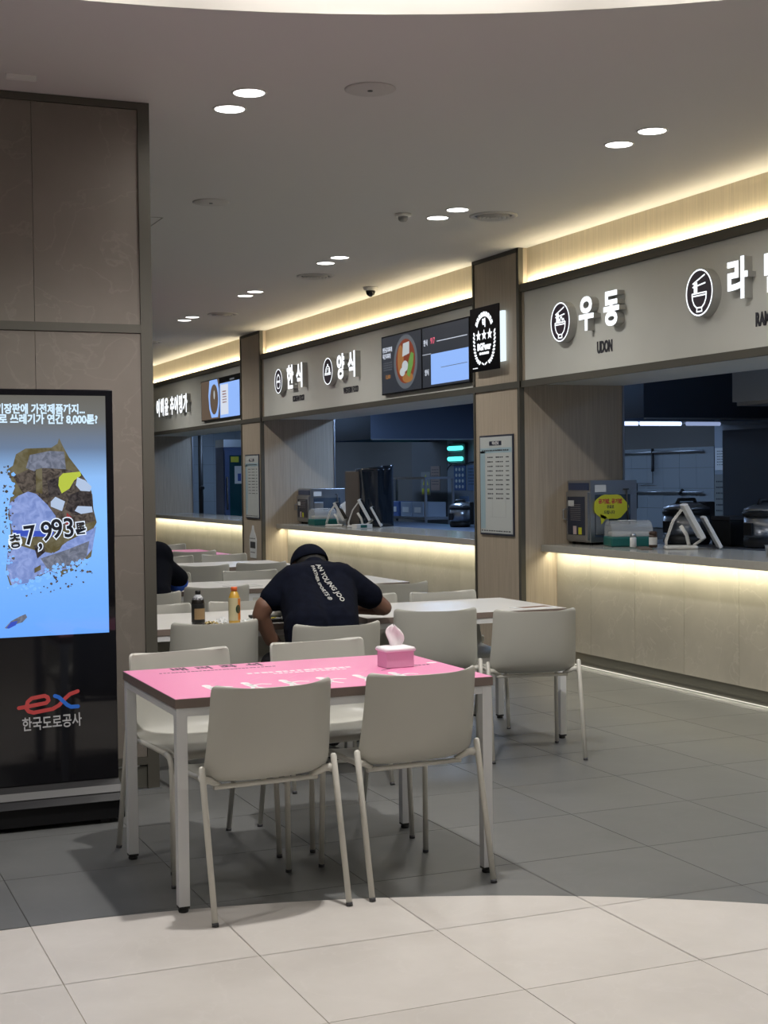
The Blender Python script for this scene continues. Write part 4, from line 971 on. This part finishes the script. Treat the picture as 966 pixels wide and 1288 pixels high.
organic('cuff', [((2.405-2.08,9.20-8.92,.80-.45),(2.385-2.08,9.30-8.92,.80-.45),.066,.060)], mat('blue_cloth', (.02,.09,.50), .8), sh, .008, 3)
t = thing('serving_tray', 'dark tray in front of the person in the dark jacket', 'tray', (2.22,9.48,.7308)); B(-.20,.22,-.14,.14,0,.014).build('tray_base', m_black, t, bevel=.003)

# ------------------------------------------------------------------ things on the counters
CT = .9255
def steriliser(label, x, y, z, w_, d_, h_, seed):
    # door faces -X (w_ along Y), depth d_ along X
    t = thing('cup_steriliser', label, 'appliance', (x,y,z), 0, 'cup sterilisers on the counters')
    B(0.02,d_,0,w_,.02,h_).build('cabinet', m_steel, t, bevel=.003)
    for a in (.05,d_-.05):
        for b in (.04,w_-.04): MB().lathe([(.014,0),(.012,.022)], (a,b,0), 12).build('foot', m_black, t)
    xf = lambda a, b, c: (.02-c, w_-a, b)
    m = art(xf); m.box(.01,w_-.01,.035,h_-.09,0,.02); dr = m.build('door', m_steel, t, bevel=.002)
    m = art(xf); m.box(.035,w_-.05,.075,h_-.125,.02,.022); m.build('door_glass', mat('steriliser_glass', (.02,.03,.06), .08), dr)
    m = art(xf); m.tube([(.02,h_*.38,.02),(.005,h_*.40,.045),(.005,h_*.54,.045),(.02,h_*.56,.02)],.006); m.build('door_handle', m_steel, dr)
    m = art(xf); m.box(.03,w_-.02,h_-.075,h_-.018,0,.008); m.build('control_panel', mat('panel_blue', (.03,.05,.12), .3), t)
    m = art(xf); m.box(.045,.135,h_-.20,h_-.155,.022,.0232); m.build('door_sticker', m_paper, dr)
    m = art(xf); m.box(.12,.17,.08,.145,.022,.0232); m.build('door_sticker', mat('pink_paper', (.6,.48,.48), .6), dr)
    m = art(xf); m.box(.20,.25,.08,.135,.022,.0232); m.build('door_sticker', m_yel, dr)
    m = art(xf)
    for k in range(9): m.box(.08,w_-.11,.19+.015*k,.194+.015*k,.022,.0226)
    m.build('rack_lines', m_steel, dr)
    m = MB(); m.box(.06,d_-.06,-.002,0,.06,h_-.11); m.build('side_window', mat('steriliser_side', (.05,.07,.10), .1), t)
    m = MB(); m.box(.06,.16,-.004,-.002,h_-.09,h_-.035); m.build('side_sticker', m_paper, t)
    m = MB(); m.box(.065,.18,-.010,-.002,.08,h_-.16); m.build('cup_stack', m_steel, t, bevel=.004)
    m = MB(); m.tube([(d_-.10,-.012,h_-.07),(d_-.085,-.014,.12)], .006); m.tube([(d_-.13,-.012,h_-.07),(d_-.08,-.012,h_-.07)], .005); m.build('tongs', m_dgrey, t)
    return t
st = steriliser('stainless cup steriliser with a yellow notice on its side, on the near counter', 5.76, 9.63, CT, .345, .44, .50, 1)
xf = lambda a, b, c: (a, -.012-c, b)
m = art(xf); q = []
for k in range(26):
    a = 2*pi*k/26; q.append((.195+.155*cos(a)*(1+.05*cos(5*a)), .295+.098*sin(a)*(1+.06*cos(6*a))))
m.poly(q, 0, .004); m.poly([(.10,.24),(.16,.215),(.11,.16)], 0, .004)
yc = m.build('notice_card', m_yel, st)
text('lettering', '공기밥, 공기밥', .040, m_red, xf, yc, .0018, .0008, .9, off=(.19,.335,.004)); text('lettering', '무료로', .030, m_ink, xf, yc, .0008, .0008, .8, off=(.19,.292,.004)); text('lettering', '드립니다', .030, m_ink, xf, yc, .0008, .0008, .9, off=(.18,.25,.004))
s2_ = steriliser('stainless cup steriliser beside the pillar on the middle counter', 5.80, 16.08, CT, .43, .46, .42, 2)

def covered_tray(label, x, y, w_, d_, rz):
    t = thing('covered_tray', label, 'tray', (x,y,CT), rz, 'teal trays with clear lids')
    B(-w_/2,w_/2,-d_/2,d_/2,0,.075).build('tray', m_teal, t, bevel=.012)
    m = MB(); m.smooth = False; rings = []
    for j in range(9):
        a = pi*j/8; rings.append([(-w_/2+.008+0*j, -(d_/2-.008)*cos(a), .076+.12*sin(a)**.7), (w_/2-.008, -(d_/2-.008)*cos(a), .076+.12*sin(a)**.7)])
    vs = [p for r in rings for p in r]; m.smooth = True; m.add(vs, [(2*k,2*k+1,2*k+3,2*k+2) for k in range(8)]); m.smooth = False
    m.add([r[0] for r in rings], [tuple(range(8,-1,-1))]); m.add([r[1] for r in rings], [tuple(range(9))]); m.build('lid', m_clear, t)
    B(-w_/2+.03,w_/2-.03,-d_/2+.03,d_/2-.03,.076,.11).build('napkin_stack', mat('napkins', (.42,.41,.38), .8), t, bevel=.01)
    m = MB(); m.box(-.07,.05,-.05,.05,.193,.196); m.build('lid_sticker', m_paper, t)
    return t
covered_tray('teal tray with a clear domed lid beside the yellow notice, near counter', 5.95, 9.36, .33, .26, -18)
covered_tray('teal tray with a clear domed lid on the middle counter', 5.80, 15.62, .28, .24, 0)
t = thing('condiment_stand', 'flat brown stand under the two shakers on the near counter', 'stand', (5.82,8.95,CT), 65); B(-.15,.15,-.04,.04,0,.010).build('board', mat('stand_brown', (.16,.12,.09), .5), t, bevel=.002)
t = thing('shaker', 'small white shaker with grey cap on the brown stand', 'shaker', (5.78,9.03,CT+.0105), 0); MB().lathe([(.022,0),(.024,.004),(.024,.065),(.021,.072)], n=18).build('shaker_body', m_paper, t); MB().lathe([(.022,.072),(.022,.09),(.016,.098)], n=18).build('cap', m_steel, t)
t = thing('shaker', 'small dark pepper shaker with white label on the brown stand', 'shaker', (5.86,8.89,CT+.0105), 0); MB().lathe([(.028,0),(.030,.004),(.030,.085),(.027,.092)], n=18).build('shaker_body', mat('pepper_brown', (.06,.035,.025), .4), t); MB().lathe([(.029,.092),(.029,.112),(.02,.118)], n=18).build('cap', mat('pepper_brown', (.06,.035,.025), .4), t); MB().lathe([(.0306,.02),(.0306,.075)], n=18, caps=False).build('wrap_label', m_paper, t)

def pos(label, x, y, z, rz, sc=1.0, twin=True):
    # seen from the side: foot, A-frame stand and a slanting screen
    t = thing('pos_terminal', label, 'monitor', (x,y,z), rz, 'white order terminals')
    f = lambda *p: tuple(sc*q for q in p)
    m = MB(); m.box(*f(-.15,.13),*f(-.09,.09),0,sc*.03); m.build('foot', m_white, t, bevel=.012*sc)
    for s_ in (-.07,.07):
        m = MB(); m.tube([f(-.135,s_,.02),f(-.135,s_,.07),f(-.075,s_,.24),f(.0,s_,.34)], .0065*sc, 8); m.build('stand_arm', m_white, t)
    m = MB(); m.tube([f(.06,0,.03),f(.04,0,.12),f(-.01,0,.20)], .016*sc, 10); m.build('strut', m_white, t)
    n_ = Vector((.88,0,.47)); d_ = Vector((.47,0,-.88)); P_ = Vector(f(-.005,0,.375)); 
    def slab(o_, wd, L, th, nm, mt, par):
        m = MB(); vs = []
        for a in (0,L):
            for b in (-wd/2,wd/2):
                for c in (0,th): v = o_+d_*a+n_*c; vs.append((v.x, b, v.z))
        m.add(vs, [(0,1,3,2),(4,6,7,5),(0,4,5,1),(2,3,7,6),(0,2,6,4),(1,5,7,3)]); return m.build(nm, mt, par, bevel=.006*sc)
    sc_ = slab(P_, .36*sc, .33*sc, .042*sc, 'screen_housing', m_white, t); slab(P_+n_*.0425*sc+d_*.015*sc, .33*sc, .30*sc, .002, 'display', m_blackg, sc_)
    if twin:
        P2_ = Vector(f(.165,0,.27)); s3 = slab(P2_, .26*sc, .30*sc, .030*sc, 'customer_screen', m_white, t); slab(P2_+n_*.0305*sc+d_*.012*sc, .24*sc, .25*sc, .002, 'display', m_blackg, s3)
        m = MB(); m.tube([f(.10,0,.03),f(.20,0,.10)], .012*sc, 8); m.build('strut', m_white, t)
    return t
pos('white order terminal with two slanted screens on the near counter', 6.02, 8.76, CT, -29, .84)
pos('white order terminal on the middle counter, in front of the dark wrapped appliance', 5.86, 14.66, CT, -25, .8)
pos('white order terminal on the middle counter beside the teal tray', 5.80, 15.22, CT, -30, .7, False)
t = thing('steel_cup', 'steel cup at the right edge of the near counter', 'cup', (5.92,7.62,CT)); MB().lathe([(.03,0),(.036,.07),(.042,.075)], n=18).build('cup', m_steel, t)
t = thing('paper_box', 'small white card box at the edge of the middle counter', 'box', (5.78,14.35,CT), 10); B(-.10,.10,-.05,.05,0,.045).build('box', m_white, t, bevel=.003); B(-.05,.03,-.0512,-.050,.008,.038).build('printed_panel', m_teal, t)
t = thing('draped_cover', 'crumpled white plastic bag behind the teal tray, middle counter', 'bag', (6.10,15.74,CT+.0)); 
organic('bag', [((0,0,.09),(.10,-.10,.12),.09,.09),((0,0,.16),(.08,-.04,.24),.08,.06),((.12,-.1,.18),(.14,-.12,.25),.07,.05)], mat('bag_white', (.55,.55,.53), .45), t, .014, 2)
t = thing('wrapped_appliance', 'tall brown appliance wrapped in a shiny dark plastic bag on the middle counter', 'appliance', (6.15,15.02,CT))
B(-.16,.10,-.05,.36,0,.62).build('cabinet', mat('appliance_brown', (.10,.085,.075), .5), t, bevel=.01)
m = MB(); m.smooth = True; rn = random.Random(6); nu = 32; nv = 14; rings = []
for j in range(nv+1):
    z = .66*j/nv; r_ = []
    for i in range(nu):
        a = 2*pi*i/nu; c, s_ = cos(a), sin(a); k = (abs(c)**4+abs(s_)**4)**-.25
        fold = 1+.05*sin(7*a+z*4)+.03*sin(11*a-z*7)
        hw = (.21-.02*z/.66+.035*(z/.66)**3)*fold
        r_.append((.02+hw*k*c*.8, -.10+hw*k*s_, z if j < nv else z+.02*c-.01*s_))
    rings.append(r_)
m.ring(rings, True); m.build('plastic_bag', mat('dark_bag', (.012,.02,.035), .16, spec=.9), t)

# ------------------------------------------------------------------ kitchen
def box_thing(name, label, cat, loc, parts, rz=0, group=None):
    t = thing(name, label, cat, loc, rz, group)
    for nm, m_, b, bv_ in parts: B(*b).build(nm, m_, t, bevel=bv_)
    return t
box_thing('work_table', 'stainless kitchen work table behind the near counter', 'table', (6.75,8.2,0), [('worktop',m_steel,(-.35,.55,-3.2,2.4,.86,.90),.003)]+[('leg',m_steel,(a,a+.04,b,b+.04,0,.86),0) for a in (-.32,.48) for b in (-3.1,2.3)]+[('lower_shelf',m_steel,(-.3,.5,-3.1,2.3,.3,.33),0)])
box_thing('work_table', 'stainless kitchen work table behind the middle counter', 'table', (6.85,14.6,0), [('worktop',m_steeld,(-.40,.55,-2.8,3.6,.86,.90),.003)]+[('leg',m_steel,(a,a+.04,b,b+.04,0,.86),0) for a in (-.32,.48) for b in (-2.7,3.5)])
def hood(label, x, y, z, dx, dy, h_):
    t = thing('exhaust_hood', label, 'exhaust hood', (x,y,z), 0, 'kitchen exhaust hoods')
    B(0,dx,0,.012,.0,h_).build('front_panel', m_steeld, t); B(0,.012,.012,dy,.0,h_).build('side_panel', m_steeld, t); B(dx-.012,dx,.012,dy,0,h_).build('side_panel', m_steeld, t)
    B(0,dx,dy,dy+.012,0,h_).build('back_panel', m_steeld, t); B(.012,dx-.012,.012,dy,h_-.02,h_).build('top_panel', m_steeld, t)
    B(0.0,dx,-.03,0,-.015,.0).build('gutter', m_steel, t); B(.03,dx-.03,.1,dy-.1,.10,.12).build('filter_panel', m_dgrey, t)
    return t
hood('large blue-grey steel exhaust hood over the near kitchen', 7.0, 10.75, 1.965, 1.55, 1.1, .62)
hood('large blue-grey steel exhaust hood over the middle kitchen', 7.0, 17.05, 1.965, 1.55, 1.6, .62)
box_thing('exhaust_duct', 'pale steel duct box at the right of the near kitchen', 'duct', (6.8,8.25,1.985), [('duct_body',mat('duct_steel',(.40,.43,.48),.4,.5),(0,.9,0,.96,.03,.6),.002),('duct_flange',m_steel,(.02,.88,.0,.93,0,.03),0)])
t = thing('hood_edge_glow', 'glowing bar imitating light reflected on the lower edge of the near exhaust hood', 'lamp', (6.50,10.35,1.885))
B(0,1.9,0,.10,.012,.035).build('edge_bar', m_steel, t)
for a, b, st_ in ((.0,.17,2.2),(.20,.60,2.6),(.66,1.0,.5)): MB().tube([(a,-.012,.010),(b,-.012,.010)], .017).build('tube', glow('edge_glow_%d' % int(st_*10), (.50,.62,1), st_), t)  # glowing segments imitate light reflected along the hood's lower edge
def cooker(label, x, y, z, r, h_):
    t = thing('rice_cooker', label, 'rice cooker', (x,y,z), 0, 'commercial rice cookers')
    MB().lathe([(r*.95,0),(r*1.02,.02),(r*1.02,h_*.22)], n=32).build('base', m_black, t)
    MB().lathe([(r,h_*.22),(r,h_*.74)], n=32).build('steel_body', m_steel, t); MB().lathe([(r*1.04,h_*.70),(r*1.06,h_*.76),(r*1.04,h_*.82)], n=32).build('rim', m_black, t)
    MB().lathe([(r*1.02,h_*.82),(r*.98,h_*.88),(r*.6,h_*.96),(r*.2,h_)], n=32).build('lid', m_steel, t)
    m = MB(); m.tube([(-r*.5,0,h_*.94),(-r*.4,0,h_*1.06),(r*.4,0,h_*1.06),(r*.5,0,h_*.94)], .016, 10); m.build('lid_handle', m_black, t)
    B(r*.75,r*1.25,-.07,.07,h_*.1,h_*1.0).build('hinge_block', m_black, t, bevel=.01); B(-r*1.06,-r*.98,-.05,.05,h_*.28,h_*.56).build('switch_plate', m_black, t, bevel=.003)
    return t
cooker('steel rice cooker behind the yellow notice and white terminal', 6.78, 9.80, .9005, .185, .34)
cooker('steel rice cooker right of the white order terminal', 6.95, 8.97, .9005, .185, .34)
cooker('smaller steel rice cooker cut off at the right picture edge', 7.02, 8.30, .9005, .15, .27)
cooker('steel rice cooker beside the near pillar in the middle kitchen', 7.10, 14.66, .9005, .115, .28)
box_thing('black_container', 'black box between the rice cookers on the work table', 'box', (6.95,9.44,.9005), [('body',m_black,(-.10,.10,-.12,.12,0,.20),.01),('lid',m_dgrey,(-.105,.105,-.125,.125,.20,.23),.004)])
box_thing('black_container', 'black appliance right of the rice cooker in the middle kitchen', 'box', (7.25,14.12,.9005), [('body',m_black,(-.12,.12,-.14,.14,0,.20),.01),('lid',m_dgrey,(-.125,.125,-.145,.145,.20,.235),.004)])
# insect lamp
t = thing('insect_lamp', 'dark insect lamp with two glowing cyan tubes on the kitchen wall', 'lamp', (KX-.005,17.98,1.64))
xf = lambda a, b, c: (-c, -a, b)
m = art(xf); m.box(0,.50,0,.28,0,.05); m.build('housing', m_dgrey, t, bevel=.006)
for zz in (.07,.215):
    m = art(xf); m.tube([(.06,zz,.075),(.45,zz,.075)], .030, 12); m.build('tube', glow('cyan_tube', (.10,.85,.80), 1.6), t)
    m = art(xf); m.tube([(.04,zz-.045,.08),(.47,zz-.045,.08)], .004, 6); m.build('guard_wire', m_steel, t)
for k, a in enumerate((0.02,.48)):
    m = art(xf); m.tube([(a,-.0,.02),(a+(-.10 if k == 0 else .12),.02-.06*(1-k),.02),(a+(-.16 if k == 0 else .22),-.08+.1*k,.01)], .007, 6); m.build('cable', m_black, t)
def wall_card(name, label, cat, y, z, w_, h_, mt, kind=None):
    t = thing(name, label, cat, (KX-.005,y,z)); m = art(xf); m.box(0,w_,0,h_,0,.006); m.build('sheet', mt, t)
    if kind == 'lines':
        m = art(xf); rn = random.Random(int(y*100)); [scribble(m,w_*.12,w_*.88,h_*(.85-.12*k),h_*.03,6,.006,.007,rn) for k in range(6)]; m.build('print', m_paper if mt is m_blue_p else m_ink, t)
    if kind == 'dots':
        m = art(xf)
        for a in range(3):
            for b in range(4): m.ellipse(w_*(.22+.28*a), h_*(.15+.23*b), w_*.09, h_*.07, .006,.007,10)
        m.build('print', m_paper, t)
    if kind == 'warn':
        m = art(xf); m.poly([(w_*.5,h_*.9),(w_*.2,h_*.45),(w_*.8,h_*.45)],.006,.007); m.box(w_*.1,w_*.9,h_*.05,h_*.3,.006,.007); m.build('print', m_yel, t)
    return t
m_blue_p = mat('poster_blue', (.07,.13,.33), .5)
wall_card('safety_poster', 'blue poster with white dots on the kitchen wall, left of three', 'poster', 17.92, 1.28, .36, .34, m_blue_p, 'dots')
wall_card('safety_poster', 'pale blue poster in the middle of three under the insect lamp', 'poster', 17.50, 1.28, .33, .34, mat('poster_pale', (.16,.24,.42), .5), 'lines')
wall_card('safety_poster', 'blue grey poster right of three under the insect lamp', 'poster', 17.10, 1.28, .30, .34, mat('poster_grey', (.18,.25,.38), .5), 'lines')
wall_card('small_notice', 'small blue sheet on the kitchen wall under the three posters', 'notice', 17.75, .98, .28, .22, mat('poster_pale', (.16,.24,.42), .5), 'lines')
wall_card('warning_sheet', 'yellow and white warning sheet on the grey kitchen door', 'notice', 19.02, 1.20, .32, .34, mat('sheet_dim', (.22,.23,.22), .6), 'warn')
wall_card('red_notice', 'red topped notice on the grey kitchen door', 'notice', 18.68, 1.28, .30, .34, mat('sheet_tan', (.30,.22,.18), .6), 'lines')
wall_card('wall_paper_sheet', 'white sheet pinned to the kitchen panel beside the near tiled wall', 'notice', 11.92, 1.50, .28, .22, m_paper, 'lines')
wall_card('wall_price_list', 'long faded list on the kitchen panel beside the near tiled wall', 'notice', 11.93, .98, .22, .48, mat('sheet_dim', (.22,.23,.22), .6), 'lines')
t = thing('kitchen_door', 'dark grey kitchen door with notices on it', 'door', (KX-.0045,19.35,0)); m = art(xf); m.box(0,1.20,0,2.0,-.004,.0); m.build('door_leaf', mat('door_grey', (.11,.115,.12), .5), t)
m = art(xf); m.tube([(.1,1.0,0),(.1,1.0,.05),(.22,1.0,.05)], .01); m.build('door_handle', m_steel, t)
# shelf rack
t = thing('shelf_rack', 'steel shelf rack with blue boxes in the middle kitchen', 'shelf', (8.1,18.3,0))
for a in (-.2,.2):
    for b in (-.95,.95): B(a-.015,a+.015,b-.015,b+.015,0,1.47).build('post', m_steel, t)
for zz in (.90,1.44): B(-.22,.22,-.96,.96,zz,zz+.03).build('shelf', m_steel, t)
for k, (b, w_, c) in enumerate(((-.62,.34,'white'),(-.22,.34,'white'),(.20,.34,'blue'),(.60,.34,'white'))):
    t = thing('storage_box', '%s storage box on the rack, %s' % (('pale','pale','blue','pale')[k], ('rightmost','second from right','third from right','leftmost')[k]), 'box', (8.1,18.3+b,.931), 0, 'boxes on the kitchen rack')
    B(-.17,.17,-w_/2,w_/2,0,.20).build('box', m_blue_p if c == 'blue' else mat('box_pale', (.30,.36,.45), .5), t, bevel=.005); B(-.175,-.17,-.10,.10,.06,.13).build('box_label', m_paper, t)
# pipes
t = thing('gas_pipe', 'thin pipes with a valve on the near tiled kitchen wall', 'pipe', (KX-.03,13.1,1.70))
MB().tube([(0,-1.0,0),(0,1.15,0)], .012, 8).build('pipe', m_steel, t); MB().tube([(0,-1.0,-.42),(0,.85,-.42)], .010, 8).build('pipe', m_steel, t)
MB().tube([(0,-.10,.04),(0,-.10,-.14),(-.02,-.13,-.2)], .016, 8).build('valve', m_black, t); MB().tube([(0,-.10,-.2),(0,-.10,-.33),(0,.2,-.33),(0,.2,-.6)], .006, 6).build('hose', m_dgrey, t)
MB().tube([(0,1.02,.1),(0,1.02,-.6)], .012, 8).build('pipe', m_black, t); MB().tube([(0,-.65,-.40),(0,-.60,-.44)], .02, 8).build('valve', m_black, t)
# tall cabinet at right of near kitchen and fridge in the far kitchen
box_thing('tall_cabinet', 'tall dark blue kitchen cabinet at the right picture edge', 'cabinet', (8.05,10.2,0), [('cabinet_body',mat('cabinet_blue',(.10,.135,.19),.45),(-.1,.52,-1.6,.72,0,1.86),.004),('door_panel',mat('cabinet_blue',(.10,.135,.19),.45),(-.115,-.1,-.42,.69,.1,1.84),.002),('door_panel',mat('cabinet_blue',(.10,.135,.19),.45),(-.115,-.1,-1.55,-.44,.1,1.84),.002)])
t = thing('glass_fridge', 'blue-framed glass door fridge in the far kitchen behind the farthest counter', 'fridge', (6.51,22.0,0))
mf = mat('fridge_blue', (.07,.11,.24), .35, .3); xf = lambda a, b, c: (a, -c, b)
B(0,.78,0,.45,.0,1.98).build('fridge_body', mf, t, bevel=.006); B(0,.78,-.02,.45,1.98,2.10).build('fridge_header', m_steel, t)
m = art(xf); m.box(.01,.77,.10,1.93,0,.03); d_ = m.build('door', mf, t, bevel=.004)
m = art(xf); m.box(.09,.70,.16,1.85,.03,.034); m.build('door_glass', mat('fridge_glass', (.004,.055,.065), .08), d_)
m = art(xf); m.tube([(.045,1.0,.03),(.045,1.0,.06),(.045,1.5,.06),(.045,1.5,.03)], .012); m.build('door_handle', m_steel, d_)
m = art(xf); m.box(.11,.24,1.74,1.83,.034,.037); m.build('door_sticker', m_yel, d_)
m = art(xf); m.box(.17,.50,1.40,1.68,.034,.037); m.build('door_notice', m_paper, d_)
for k in range(3):
    m = art(xf); m.box(.22+.085*k,.275+.085*k,1.44,1.56,.037,.039); m.build('notice_print', (m_blue,m_ink,m_teal)[k], d_)
t = thing('floor_pipe', 'black vertical pipe beside the far kitchen wall', 'pipe', (6.50,23.3,0)); MB().tube([(0,0,0),(0,0,2.6)], .04, 10).build('pipe', m_black, t); MB().tube([(0,0,1.35),(0,-.12,1.33)], .03, 8).build('clamp', m_black, t)
# kitchen floor fridge/wall beside the tiles, ceiling
B(6.32, KX, 0, 24.6, 2.62, 2.66).build('ceiling_kitchen', m_board)['kind'] = 'structure'
